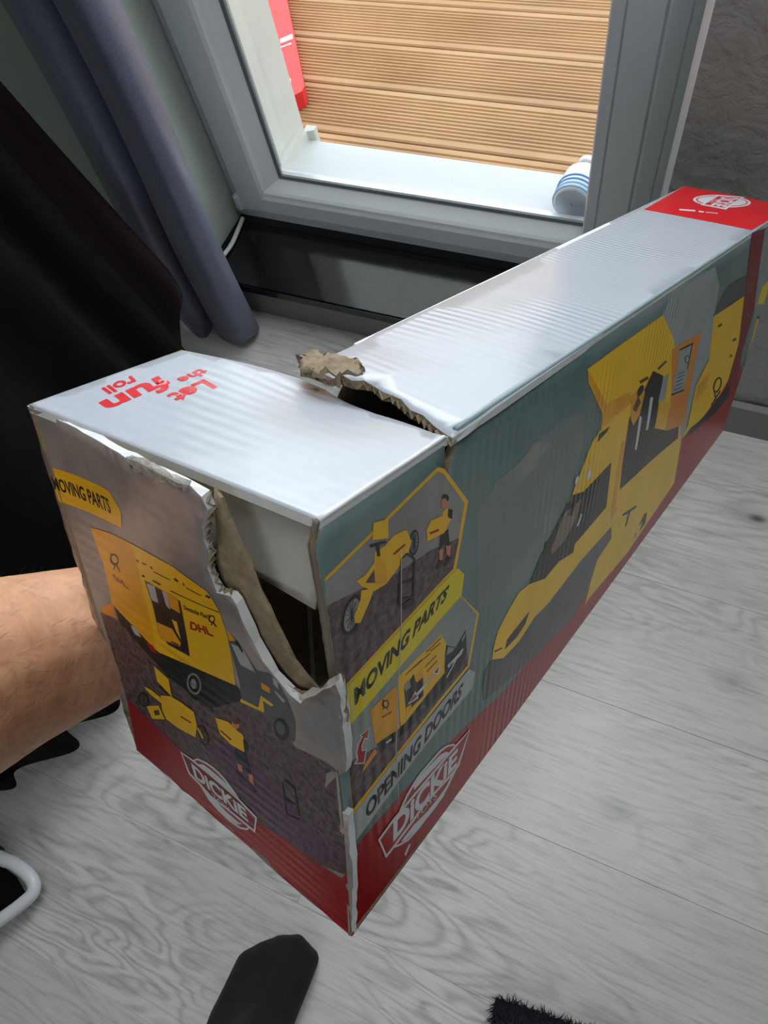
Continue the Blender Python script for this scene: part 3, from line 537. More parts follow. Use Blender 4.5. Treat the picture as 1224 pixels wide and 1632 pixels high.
  ('p','dgrey',4,[(1.6423,0.7726),(1.6527,0.8196),(1.6856,0.8571),(1.8568,0.8235),(1.8875,0.7704),(1.8779,0.7365),(1.7386,0.7548)]),
  ('p','black',5,[(1.8397,0.3600),(1.8371,0.3505),(1.8307,0.3462),(1.8213,0.3476),(1.8103,0.3545),(1.7989,0.3658),(1.7887,0.3801),(1.7807,0.3956),(1.7759,0.4105),(1.7748,0.4232),(1.7773,0.4322),(1.7834,0.4364),(1.7922,0.4356),(1.8027,0.4295),(1.8139,0.4189),(1.8244,0.4049),(1.8329,0.3891),(1.8383,0.3735)]),
  ('p','yellow2',6,[(1.8271,0.3723),(1.8254,0.3649),(1.8213,0.3609),(1.8155,0.3607),(1.8086,0.3644),(1.8015,0.3714),(1.7951,0.3808),(1.7902,0.3916),(1.7872,0.4023),(1.7865,0.4117),(1.7882,0.4189),(1.7921,0.4229),(1.7977,0.4232),(1.8044,0.4199),(1.8114,0.4132),(1.8179,0.4040),(1.8231,0.3932),(1.8263,0.3822)]),
  ('p','black',6,[(1.8072,0.2995),(1.8481,0.3310),(1.8370,0.3433),(1.7966,0.3119)]),
  ('p','black',6,[(1.7945,0.3694),(1.8411,0.2781),(1.8516,0.2701),(1.8041,0.3626)]),
  ('p','brown',5,[(1.6991,0.6976),(1.7199,0.6944),(1.7066,0.7098),(1.6861,0.7128)]),
  ('p','brown',5,[(1.8352,0.5520),(1.8556,0.5484),(1.8403,0.5664),(1.8203,0.5697)]),
  ('p','brown',5,[(1.8466,0.4785),(1.8615,0.4749),(1.8483,0.4912),(1.8337,0.4947)]),
  ('p','black',5,[(1.6509,0.3038),(1.6936,0.3130),(1.7739,0.2797),(1.9163,0.3148),(1.9367,0.2273),(1.8492,0.2257),(1.7056,0.2731)]),
  ('p','dred',6,[(1.7333,1.0063),(1.8174,0.9884),(1.8655,0.8317),(1.9277,0.6129),(1.9339,0.4483),(1.9709,0.2553),(1.8866,0.3200),(1.8821,0.5122),(1.7959,0.8181)]),
 ]),
 ('printed_picture','F','small printed yellow van beside the red stripe',[
  ('p','pteal',2,[(1.8199,0.9875),(1.8939,0.9859),(2.0000,0.6289),(2.0000,0.3655),(2.0000,0.3258),(1.9348,0.6087),(1.8655,0.8317)]),
  ('p','lime',4,[(1.9419,0.6385),(1.9379,0.7138),(2.0000,0.7259),(2.0000,0.6080),(1.9541,0.6349)]),
  ('p','yellow2',4,[(2.0000,0.3743),(1.9775,0.5624),(2.0000,0.5387),(2.0000,0.4030),(2.0000,0.3506)]),
  ('p','black',5,[(1.9969,0.5521),(1.9977,0.5494),(1.9971,0.5479),(1.9951,0.5476),(1.9920,0.5487),(1.9882,0.5511),(1.9841,0.5543),(1.9803,0.5580),(1.9771,0.5619),(1.9750,0.5653),(1.9743,0.5679),(1.9749,0.5695),(1.9768,0.5697),(1.9798,0.5687),(1.9835,0.5664),(1.9876,0.5632),(1.9915,0.5595),(1.9947,0.5556)]),
  ('p','black',5,[(2.0000,0.5258),(2.0000,0.5230),(2.0000,0.5214),(2.0000,0.5212),(2.0000,0.5226),(2.0000,0.5252),(2.0000,0.5287),(2.0000,0.5328),(2.0000,0.5368),(2.0000,0.5405),(2.0000,0.5432),(2.0000,0.5448),(2.0000,0.5450),(2.0000,0.5438),(2.0000,0.5413),(2.0000,0.5378),(2.0000,0.5338),(2.0000,0.5296)]),
 ]),
 ('printed_ground','E','printed dark asphalt and red base',[
  ('p','asphalt',0,[(0.0439,0.5131),(0.2245,0.5402),(0.3602,0.5442),(0.4587,0.5351),(0.6746,0.5759),(0.7854,0.5708),(0.8533,0.5033),(0.9617,0.5199),(1.0000,0.5176),(1.0000,0.3542),(1.0000,0.2165),(0.8717,0.1668),(0.7556,0.1639),(0.6387,0.1375),(0.4487,0.1585),(0.3037,0.1802),(0.0415,0.2164)]),
  ('p','apurple',1,[(0.4578,0.2884),(0.6199,0.3975),(0.7089,0.3529),(0.8200,0.3043),(0.9730,0.2482),(0.8717,0.1668),(0.6969,0.1646),(0.5742,0.2101)]),
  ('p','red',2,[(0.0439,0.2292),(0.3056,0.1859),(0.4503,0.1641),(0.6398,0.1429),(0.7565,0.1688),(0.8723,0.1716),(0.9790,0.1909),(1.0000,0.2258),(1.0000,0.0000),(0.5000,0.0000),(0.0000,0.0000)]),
  ('p','white',4,[(0.1222,0.0000),(0.1695,0.0034),(0.2036,0.0027),(0.1900,0.0000),(0.1549,0.0000)]),
 ]),
 ('printed_banner','E','small yellow banner lettered MOVING PARTS',[
  ('p','yellow',2,[(-0.0019,0.8726),(0.2950,0.9006),(0.3184,0.9012),(0.3560,0.8717),(0.3282,0.8270),(0.0004,0.7923)]),
  ('t','black',4,'MOVING PARTS',[(0.0011,0.8204),(0.2937,0.8462),(0.3024,0.8816),(0.0018,0.8508)],0.02),
 ]),
 ('printed_van','E','printed yellow van seen from behind, lettered Deutsche Post and DHL',[
  ('p','black',3,[(0.1431,0.5738),(0.3254,0.5192),(0.6691,0.5847),(0.6773,0.5403),(0.5229,0.4420),(0.4735,0.4406),(0.3393,0.4458),(0.2000,0.4993),(0.1432,0.5269)]),
  ('p','yellow',4,[(0.1397,0.7697),(0.2473,0.7897),(0.3697,0.8044),(0.5554,0.8239),(0.6841,0.8165),(0.7074,0.7816),(0.7044,0.7197),(0.6658,0.5767),(0.3218,0.5109),(0.1325,0.5714),(0.1520,0.6783)]),
  ('p','amber',5,[(0.1397,0.7697),(0.2473,0.7897),(0.3584,0.8014),(0.3131,0.5110),(0.1325,0.5714),(0.1520,0.6783)]),
  ('p','black',6,[(0.3684,0.7214),(0.4449,0.7293),(0.5319,0.7359),(0.4831,0.5715),(0.3874,0.5615),(0.3537,0.5804),(0.3689,0.6592)]),
  ('p','lgrey',7,[(0.3751,0.7178),(0.4177,0.7271),(0.4070,0.6805),(0.3734,0.6750)]),
  ('p','lgrey',7,[(0.4512,0.7285),(0.4742,0.7329),(0.4631,0.6866),(0.4463,0.6895)]),
  ('p','amber',7,[(0.4742,0.7329),(0.5250,0.7378),(0.5098,0.6962),(0.4668,0.6930)]),
  ('p','amber',7,[(0.3612,0.6125),(0.4361,0.6258),(0.4582,0.5962),(0.4474,0.5824),(0.3541,0.5634)]),
  ('p','yellow',8,[(0.4518,0.6580),(0.4755,0.6605),(0.4650,0.6097),(0.4540,0.6283)]),
  ('p','red',9,[(0.4057,0.5767),(0.4414,0.5816),(0.4475,0.5880),(0.4118,0.5831)]),
  ('t','black',6,'Deutsche Post',[(0.5372,0.7183),(0.6417,0.7381),(0.6528,0.7528),(0.5434,0.7312)],0.02),
  ('t','red',6,'DHL',[(0.5329,0.6665),(0.6416,0.6941),(0.6338,0.7135),(0.5484,0.6940)],0.03),
  ('t','red',6,'DHL',[(0.1923,0.6584),(0.2601,0.6561),(0.2467,0.6731),(0.1876,0.6717)],0.03),
  ('p','black',6,[(0.2531,0.7330),(0.2515,0.7274),(0.2468,0.7209),(0.2397,0.7143),(0.2309,0.7085),(0.2216,0.7041),(0.2128,0.7018),(0.2056,0.7017),(0.2008,0.7040),(0.1991,0.7083),(0.2006,0.7140),(0.2051,0.7205),(0.2122,0.7269),(0.2210,0.7326),(0.2304,0.7369),(0.2393,0.7392),(0.2466,0.7393),(0.2514,0.7371)]),
  ('p','amber',7,[(0.2455,0.7297),(0.2445,0.7260),(0.2416,0.7218),(0.2372,0.7176),(0.2317,0.7139),(0.2259,0.7112),(0.2205,0.7099),(0.2160,0.7100),(0.2130,0.7115),(0.2120,0.7143),(0.2129,0.7181),(0.2158,0.7223),(0.2202,0.7264),(0.2256,0.7300),(0.2314,0.7327),(0.2370,0.7340),(0.2415,0.7340),(0.2444,0.7325)]),
  ('p','black',7,[(0.2079,0.7289),(0.2358,0.6925),(0.2429,0.6965),(0.2151,0.7327)]),
  ('p','black',7,[(0.2169,0.7026),(0.2024,0.6882),(0.2084,0.6893),(0.2228,0.7037)]),
  ('p','black',6,[(0.6776,0.7551),(0.6764,0.7515),(0.6733,0.7472),(0.6688,0.7427),(0.6633,0.7387),(0.6575,0.7355),(0.6521,0.7335),(0.6478,0.7331),(0.6452,0.7343),(0.6445,0.7369),(0.6458,0.7406),(0.6490,0.7450),(0.6537,0.7495),(0.6592,0.7535),(0.6649,0.7566),(0.6702,0.7585),(0.6743,0.7588),(0.6769,0.7576)]),
  ('p','yellow',7,[(0.6736,0.7530),(0.6728,0.7507),(0.6709,0.7479),(0.6680,0.7451),(0.6646,0.7425),(0.6611,0.7405),(0.6578,0.7394),(0.6551,0.7392),(0.6535,0.7401),(0.6531,0.7418),(0.6539,0.7442),(0.6559,0.7470),(0.6588,0.7499),(0.6622,0.7524),(0.6657,0.7544),(0.6690,0.7555),(0.6715,0.7556),(0.6731,0.7548)]),
  ('p','black',7,[(0.6493,0.7497),(0.6671,0.7292),(0.6728,0.7331),(0.6550,0.7535)]),
  ('p','black',7,[(0.6556,0.7351),(0.6468,0.7257),(0.6512,0.7265),(0.6599,0.7358)]),
  ('p','black',6,[(0.3587,0.7666),(0.3632,0.7624),(0.3705,0.7664),(0.3660,0.7707)]),
  ('p','black',6,[(0.3853,0.7681),(0.4085,0.7721),(0.4134,0.7763),(0.3903,0.7723)]),
  ('p','black',6,[(0.4276,0.7760),(0.4334,0.7714),(0.4404,0.7756),(0.4347,0.7801)]),
  ('p','black',6,[(0.4382,0.7673),(0.5174,0.7787),(0.5207,0.7815),(0.4416,0.7703)]),
  ('p','black',6,[(0.5388,0.7894),(0.5540,0.7882),(0.5634,0.7952),(0.5483,0.7965)]),
  ('p','black',6,[(0.5787,0.7957),(0.5804,0.7899),(0.5868,0.7934),(0.5851,0.7993)]),
  ('p','black',6,[(0.5886,0.7884),(0.6494,0.7935),(0.6523,0.7961),(0.5917,0.7912)]),
  ('p','black',6,[(0.6679,0.8002),(0.6844,0.8013),(0.6910,0.8075),(0.6746,0.8065)]),
  ('p','black',6,[(0.3585,0.7285),(0.3698,0.7281),(0.3800,0.7356),(0.3686,0.7361)]),
  ('p','black',6,[(0.4134,0.7370),(0.4502,0.7405),(0.4574,0.7465),(0.4207,0.7430)]),
  ('p','black',6,[(0.4964,0.7455),(0.7047,0.7776),(0.7071,0.7801),(0.4996,0.7485)]),
  ('p','black',4,[(0.5208,0.5146),(0.5163,0.4973),(0.5068,0.4786),(0.4932,0.4608),(0.4770,0.4459),(0.4596,0.4356),(0.4432,0.4311),(0.4300,0.4332),(0.4216,0.4418),(0.4193,0.4556),(0.4234,0.4731),(0.4336,0.4921),(0.4485,0.5102),(0.4661,0.5253),(0.4842,0.5355),(0.5003,0.5397),(0.5125,0.5372),(0.5196,0.5285)]),
  ('p','pgrey',5,[(0.5022,0.5071),(0.4990,0.4949),(0.4920,0.4817),(0.4821,0.4690),(0.4702,0.4583),(0.4576,0.4509),(0.4459,0.4477),(0.4365,0.4491),(0.4305,0.4549),(0.4289,0.4646),(0.4319,0.4768),(0.4391,0.4902),(0.4498,0.5031),(0.4624,0.5138),(0.4753,0.5212),(0.4869,0.5242),(0.4959,0.5227),(0.5011,0.5167)]),
  ('p','black',6,[(0.4941,0.5024),(0.4916,0.4924),(0.4861,0.4817),(0.4783,0.4715),(0.4690,0.4631),(0.4592,0.4573),(0.4501,0.4550),(0.4428,0.4564),(0.4383,0.4614),(0.4371,0.4693),(0.4395,0.4793),(0.4451,0.4902),(0.4534,0.5004),(0.4632,0.5090),(0.4732,0.5147),(0.4822,0.5169),(0.4892,0.5154),(0.4933,0.5104)]),
  ('p','pgrey',7,[(0.4790,0.4938),(0.4776,0.4882),(0.4747,0.4822),(0.4704,0.4766),(0.4654,0.4719),(0.4601,0.4689),(0.4552,0.4677),(0.4514,0.4687),(0.4490,0.4716),(0.4484,0.4761),(0.4497,0.4817),(0.4528,0.4877),(0.4571,0.4934),(0.4623,0.4981),(0.4677,0.5011),(0.4725,0.5023),(0.4763,0.5013),(0.4785,0.4984)]),
  ('p','orange',4,[(0.0534,0.5253),(0.0943,0.5524),(0.1338,0.5741),(0.1384,0.5306),(0.1207,0.5292),(0.0661,0.5160)]),
  ('p','lgrey',5,[(0.2047,0.5389),(0.2308,0.5457),(0.2487,0.5220),(0.2155,0.5171)]),
  ('p','red',5,[(0.2667,0.5162),(0.3005,0.5223),(0.3108,0.5016),(0.2813,0.4989)]),
  ('p','dgrey',3,[(0.7014,0.7137),(0.7408,0.7186),(0.7778,0.6695),(0.8297,0.6859),(0.8598,0.6658),(0.8743,0.6076),(0.8762,0.5827),(0.8577,0.5203),(0.8095,0.4972),(0.7771,0.5421),(0.6738,0.5304),(0.6872,0.5934)]),
  ('p','lgrey',4,[(0.7083,0.7071),(0.7517,0.7137),(0.7744,0.6614),(0.7189,0.6576)]),
  ('p','black',4,[(0.7272,0.7246),(0.7409,0.7257),(0.7779,0.6621),(0.7666,0.6619)]),
  ('p','yellow',5,[(0.6713,0.5438),(0.7404,0.5529),(0.7660,0.5991),(0.8093,0.5945),(0.7967,0.5850),(0.7693,0.5861),(0.7601,0.5495),(0.6670,0.5319)]),
  ('p','amber',5,[(0.7827,0.6417),(0.8125,0.6422),(0.8069,0.6243),(0.7785,0.6229)]),
  ('p','lgrey',5,[(0.8366,0.6793),(0.8513,0.6764),(0.8460,0.6543),(0.8323,0.6601)]),
  ('p','lgrey',5,[(0.8292,0.6437),(0.8598,0.6309),(0.8500,0.6209),(0.8297,0.6364)]),
  ('p','black',4,[(0.8458,0.5544),(0.8453,0.5434),(0.8413,0.5311),(0.8343,0.5189),(0.8251,0.5084),(0.8146,0.5008),(0.8040,0.4969),(0.7947,0.4972),(0.7878,0.5018),(0.7842,0.5102),(0.7846,0.5213),(0.7889,0.5338),(0.7965,0.5462),(0.8064,0.5569),(0.8173,0.5646),(0.8278,0.5683),(0.8366,0.5677),(0.8429,0.5629)]),
  ('p','dgrey',5,[(0.8300,0.5463),(0.8297,0.5393),(0.8274,0.5317),(0.8233,0.5243),(0.8179,0.5180),(0.8118,0.5135),(0.8056,0.5115),(0.8002,0.5121),(0.7962,0.5152),(0.7942,0.5206),(0.7944,0.5276),(0.7968,0.5353),(0.8011,0.5428),(0.8068,0.5492),(0.8131,0.5536),(0.8192,0.5556),(0.8244,0.5550),(0.8281,0.5517)]),
  ('p','amber',5,[(0.7137,0.7446),(0.7341,0.7252),(0.7070,0.7113)]),
 ]),
 ('printed_bicycle','E','printed yellow cargo bicycle',[
  ('p','black',5,[(0.1946,0.3095),(0.1929,0.3001),(0.1871,0.2887),(0.1778,0.2768),(0.1661,0.2657),(0.1533,0.2568),(0.1409,0.2512),(0.1307,0.2498),(0.1239,0.2528),(0.1213,0.2597),(0.1233,0.2698),(0.1295,0.2816),(0.1392,0.2937),(0.1511,0.3045),(0.1637,0.3129),(0.1756,0.3179),(0.1854,0.3190),(0.1920,0.3161)]),
  ('p','asphalt',6,[(0.1839,0.3023),(0.1827,0.2950),(0.1787,0.2864),(0.1721,0.2776),(0.1639,0.2696),(0.1549,0.2634),(0.1464,0.2598),(0.1392,0.2593),(0.1344,0.2620),(0.1326,0.2675),(0.1339,0.2751),(0.1382,0.2839),(0.1449,0.2928),(0.1532,0.3006),(0.1621,0.3065),(0.1704,0.3099),(0.1774,0.3102),(0.1820,0.3076)]),
  ('p','black',7,[(0.1331,0.2707),(0.1825,0.2968),(0.1835,0.2993),(0.1342,0.2733)]),
  ('p','black',7,[(0.1465,0.2920),(0.1669,0.2753),(0.1706,0.2784),(0.1502,0.2951)]),
  ('p','black',7,[(0.1669,0.3088),(0.1463,0.2590),(0.1500,0.2610),(0.1705,0.3106)]),
  ('p','black',7,[(0.1817,0.3114),(0.1322,0.2578),(0.1347,0.2580),(0.1841,0.3115)]),
  ('p','black',5,[(0.4790,0.3422),(0.4793,0.3305),(0.4765,0.3178),(0.4709,0.3057),(0.4631,0.2957),(0.4542,0.2890),(0.4451,0.2865),(0.4370,0.2886),(0.4310,0.2951),(0.4278,0.3051),(0.4277,0.3173),(0.4308,0.3302),(0.4367,0.3421),(0.4445,0.3518),(0.4533,0.3580),(0.4621,0.3601),(0.4699,0.3579),(0.4757,0.3517)]),
  ('p','asphalt',6,[(0.4715,0.3368),(0.4718,0.3277),(0.4699,0.3180),(0.4661,0.3090),(0.4607,0.3017),(0.4544,0.2970),(0.4480,0.2956),(0.4423,0.2977),(0.4380,0.3030),(0.4356,0.3108),(0.4354,0.3202),(0.4375,0.3299),(0.4414,0.3389),(0.4468,0.3459),(0.4530,0.3503),(0.4593,0.3515),(0.4648,0.3495),(0.4691,0.3444)]),
  ('p','black',7,[(0.4357,0.3131),(0.4708,0.3324),(0.4715,0.3346),(0.4364,0.3153)]),
  ('p','black',7,[(0.4468,0.3389),(0.4576,0.3065),(0.4607,0.3089),(0.4498,0.3412)]),
  ('p','black',7,[(0.4619,0.3551),(0.4422,0.2901),(0.4453,0.2918),(0.4649,0.3567)]),
  ('p','black',7,[(0.4715,0.3528),(0.4327,0.2932),(0.4353,0.2940),(0.4741,0.3535)]),
  ('p','yellow',8,[(0.1653,0.2662),(0.2431,0.3101),(0.2582,0.2707),(0.1795,0.2291)]),
  ('p','asphalt',9,[(0.2035,0.2718),(0.2360,0.2917),(0.2366,0.2748),(0.2038,0.2544)]),
  ('p','yellow',8,[(0.1888,0.3444),(0.2210,0.3511),(0.2747,0.3478),(0.2638,0.3280),(0.2190,0.3288),(0.1901,0.3356)]),
  ('p','yellow',9,[(0.2718,0.3579),(0.3284,0.3839),(0.3820,0.3883),(0.4325,0.3873),(0.4338,0.3476),(0.4104,0.2938),(0.3239,0.2775),(0.2687,0.2765),(0.2568,0.3003)]),
  ('p','yellow',10,[(0.2776,0.4529),(0.3397,0.4412),(0.3338,0.3843),(0.2727,0.4038)]),
  ('p','black',11,[(0.2706,0.3857),(0.3216,0.3792),(0.3271,0.3846),(0.2763,0.3912)]),
  ('p','red',10,[(0.3524,0.3301),(0.4028,0.3360),(0.4084,0.3429),(0.3583,0.3372)]),
  ('p','yellow',9,[(0.4288,0.3347),(0.4465,0.3096),(0.4541,0.3160),(0.4364,0.3409)]),
 ]),
 ('printed_figure','E','printed delivery figure in dark shorts carrying a yellow parcel',[
  ('p','skin',4,[(0.6390,0.4538),(0.6366,0.4479),(0.6323,0.4415),(0.6265,0.4355),(0.6201,0.4305),(0.6137,0.4273),(0.6082,0.4261),(0.6042,0.4272),(0.6023,0.4304),(0.6026,0.4354),(0.6051,0.4415),(0.6096,0.4479),(0.6153,0.4539),(0.6218,0.4588),(0.6281,0.4619),(0.6335,0.4630),(0.6374,0.4619),(0.6393,0.4587)]),
  ('p','brown',5,[(0.6446,0.4648),(0.6428,0.4614),(0.6393,0.4574),(0.6344,0.4533),(0.6286,0.4495),(0.6228,0.4466),(0.6175,0.4448),(0.6135,0.4444),(0.6112,0.4455),(0.6109,0.4478),(0.6127,0.4512),(0.6163,0.4552),(0.6213,0.4594),(0.6271,0.4632),(0.6330,0.4661),(0.6382,0.4679),(0.6421,0.4682),(0.6444,0.4671)]),
  ('p','yellow',4,[(0.6240,0.4298),(0.6464,0.4290),(0.6514,0.4025),(0.6228,0.3785)]),
  ('p','black',5,[(0.6409,0.4179),(0.6635,0.4111),(0.6575,0.3846),(0.6426,0.3893)]),
  ('p','yellow',6,[(0.5333,0.4212),(0.5918,0.4382),(0.6453,0.4243),(0.6402,0.3743),(0.5848,0.3665),(0.5398,0.3764)]),
  ('p','brown',7,[(0.5436,0.3863),(0.5866,0.3811),(0.5921,0.3872),(0.5493,0.3926)]),
  ('p','navy',5,[(0.5935,0.3589),(0.6432,0.3725),(0.6537,0.3174),(0.6356,0.3095),(0.6225,0.3335),(0.5917,0.3235)]),
  ('p','skin',5,[(0.5961,0.3169),(0.6176,0.3203),(0.6137,0.2966),(0.5961,0.2926)]),
  ('p','skin',5,[(0.6403,0.3095),(0.6601,0.3149),(0.6564,0.2791),(0.6382,0.2820)]),
  ('p','black',5,[(0.5729,0.2769),(0.5995,0.2820),(0.6267,0.2703),(0.5949,0.2627)]),
  ('p','black',5,[(0.6285,0.2785),(0.6522,0.2789),(0.6607,0.2583),(0.6367,0.2623)]),
  ('p','black',4,[(0.7816,0.3648),(0.7802,0.2616),(0.7864,0.2662),(0.7876,0.3689)]),
  ('p','black',4,[(0.7926,0.3762),(0.8293,0.3744),(0.8334,0.3801),(0.7969,0.3820)]),
  ('p','black',4,[(0.8284,0.3752),(0.8343,0.2932),(0.8403,0.2978),(0.8342,0.3793)]),
  ('p','black',4,[(0.7824,0.3159),(0.8264,0.3210),(0.8302,0.3270),(0.7864,0.3221)]),
  ('p','black',4,[(0.7820,0.2608),(0.8373,0.2830),(0.8398,0.2889),(0.7847,0.2670)]),
 ]),
 ('printed_logo','E','red and white oval badge lettered DiCKiE TOYS',[
  ('p','white',5,[(0.3633,0.1879),(0.3942,0.2126),(0.4397,0.2257),(0.4736,0.2278),(0.4984,0.2245),(0.5250,0.2155),(0.5437,0.2045),(0.5711,0.1847),(0.6022,0.1016),(0.5854,0.0746),(0.5427,0.0491),(0.4957,0.0422),(0.4427,0.0462),(0.3998,0.0614),(0.3702,0.0957)]),
  ('p','red',6,[(0.3751,0.1908),(0.3908,0.2034),(0.4323,0.2155),(0.4654,0.2177),(0.4896,0.2145),(0.5159,0.2056),(0.5346,0.1948),(0.5615,0.1753),(0.5914,0.0946),(0.5826,0.0805),(0.5487,0.0604),(0.5041,0.0541),(0.4523,0.0583),(0.4105,0.0732),(0.3818,0.1063)]),
  ('p','white',7,[(0.3935,0.1917),(0.4187,0.2057),(0.4381,0.2075),(0.4863,0.2070),(0.5283,0.2004),(0.5523,0.1811),(0.4957,0.1737),(0.4344,0.1818)]),
  ('p','white',7,[(0.3847,0.0912),(0.4380,0.0863),(0.4894,0.0778),(0.5454,0.0765),(0.5680,0.0864),(0.5344,0.0616),(0.4822,0.0496),(0.4154,0.0610)]),
  ('p','white',8,[(0.3018,0.1833),(0.3681,0.1909),(0.4446,0.1911),(0.5673,0.1837),(0.6458,0.1649),(0.6224,0.0921),(0.5929,0.0918),(0.4924,0.0893),(0.4135,0.0822),(0.3705,0.0969),(0.3176,0.1069)]),
  ('p','dred',9,[(0.3096,0.1791),(0.3599,0.1807),(0.4366,0.1813),(0.5597,0.1741),(0.6361,0.1561),(0.6187,0.1022),(0.6000,0.1020),(0.5001,0.0999),(0.4224,0.0932),(0.3800,0.1078),(0.3285,0.1177)]),
  ('t','white',10,'DiCKiE',[(0.3530,0.1149),(0.5984,0.1136),(0.5960,0.1619),(0.3493,0.1709)],0.03),
  ('t','white',10,'TOYS',[(0.4330,0.0892),(0.5199,0.0914),(0.5147,0.1064),(0.4298,0.1096)],0),
 ]),
 ('printed_slogan','TN','red slogan lettered Let the fun roll',[
  ('t','bred',2,'Let',[(0.7646,0.7649),(0.4846,0.7555),(0.4582,0.6801),(0.7390,0.6915)],0.023),
  ('t','bred',2,'the',[(0.8681,0.8338),(0.6703,0.8267),(0.6521,0.7813),(0.8633,0.7888)],0.02),
  ('t','bred',2,'fun',[(0.6646,0.8872),(0.2167,0.8605),(0.1834,0.7747),(0.5898,0.7816)],0.027),
  ('t','bred',2,'roll',[(0.5541,0.9489),(0.3406,0.9373),(0.3192,0.8848),(0.5045,0.8807)],0.023),
 ]),
 ('printed_end_band','TF','bright red printed band with white oval badge lettered DiCKiE TOYS',[
  ('p','bred',1,[(0.7477,0.9435),(0.7506,0.4683),(0.7597,0.0348),(1.0000,0.0000),(1.0000,0.5000),(1.0000,1.0000)]),
  ('p','white',3,[(0.9554,0.3105),(0.9419,0.3003),(0.9274,0.3011),(0.9127,0.3127),(0.8985,0.3344),(0.8855,0.3650),(0.8743,0.4033),(0.8655,0.4475),(0.8595,0.4956),(0.8565,0.5454),(0.8567,0.5946),(0.8599,0.6407),(0.8661,0.6815),(0.8748,0.7146),(0.8858,0.7382),(0.8984,0.7509),(0.9121,0.7517),(0.9262,0.7407),(0.9402,0.7183),(0.9535,0.6859),(0.9653,0.6452),(0.9751,0.5984),(0.9822,0.5480),(0.9861,0.4966),(0.9864,0.4468),(0.9832,0.4011),(0.9766,0.3620),(0.9671,0.3313)]),
  ('p','bred',4,[(0.9510,0.3313),(0.9398,0.3230),(0.9275,0.3246),(0.9149,0.3357),(0.9026,0.3558),(0.8912,0.3840),(0.8813,0.4188),(0.8734,0.4588),(0.8679,0.5021),(0.8650,0.5467),(0.8648,0.5904),(0.8672,0.6312),(0.8721,0.6668),(0.8794,0.6954),(0.8885,0.7153),(0.8990,0.7253),(0.9106,0.7249),(0.9226,0.7139),(0.9345,0.6930),(0.9459,0.6633),(0.9561,0.6265),(0.9647,0.5845),(0.9710,0.5395),(0.9747,0.4939),(0.9756,0.4499),(0.9734,0.4098),(0.9683,0.3756),(0.9607,0.3490)]),
  ('p','white',5,[(0.9489,0.3420),(0.9388,0.3349),(0.9278,0.3370),(0.9164,0.3481),(0.9052,0.3676),(0.8947,0.3945),(0.8855,0.4276),(0.8781,0.4655),(0.8729,0.5063),(0.8699,0.5481),(0.8694,0.5890),(0.8713,0.6268),(0.8756,0.6596),(0.8818,0.6857),(0.8899,0.7035),(0.8993,0.7121),(0.9096,0.7108),(0.9203,0.6997),(0.9311,0.6793),(0.9414,0.6510),(0.9507,0.6161),(0.9587,0.5765),(0.9647,0.5343),(0.9684,0.4917),(0.9695,0.4509),(0.9680,0.4138),(0.9638,0.3823),(0.9573,0.3580)]),
  ('p','white',6,[(0.8501,0.6105),(0.8955,0.6223),(0.9683,0.6357),(1.0000,0.4234),(0.9226,0.4023),(0.8526,0.3915)]),
  ('p','bred',7,[(0.8598,0.5935),(0.9554,0.6056),(0.9856,0.4365),(0.8631,0.4182)]),
  ('t','white',8,'DiCKiE',[(0.9521,0.5753),(0.8620,0.5439),(0.8679,0.4202),(0.9761,0.4396)],0.03),
  ('t','white',8,'TOYS',[(0.9267,0.5995),(0.8812,0.6003),(0.8801,0.5643),(0.9286,0.5634)],0),
  ('p','white',3,[(0.7936,0.7092),(0.8070,0.5896),(0.7975,0.5683),(0.7849,0.6900)]),
  ('p','white',3,[(0.8068,0.5596),(0.8085,0.5141),(0.8012,0.5020),(0.7972,0.5397)]),
  ('p','white',3,[(0.8085,0.4994),(0.8179,0.4079),(0.8134,0.4008),(0.8046,0.4893)]),
 ]),
]
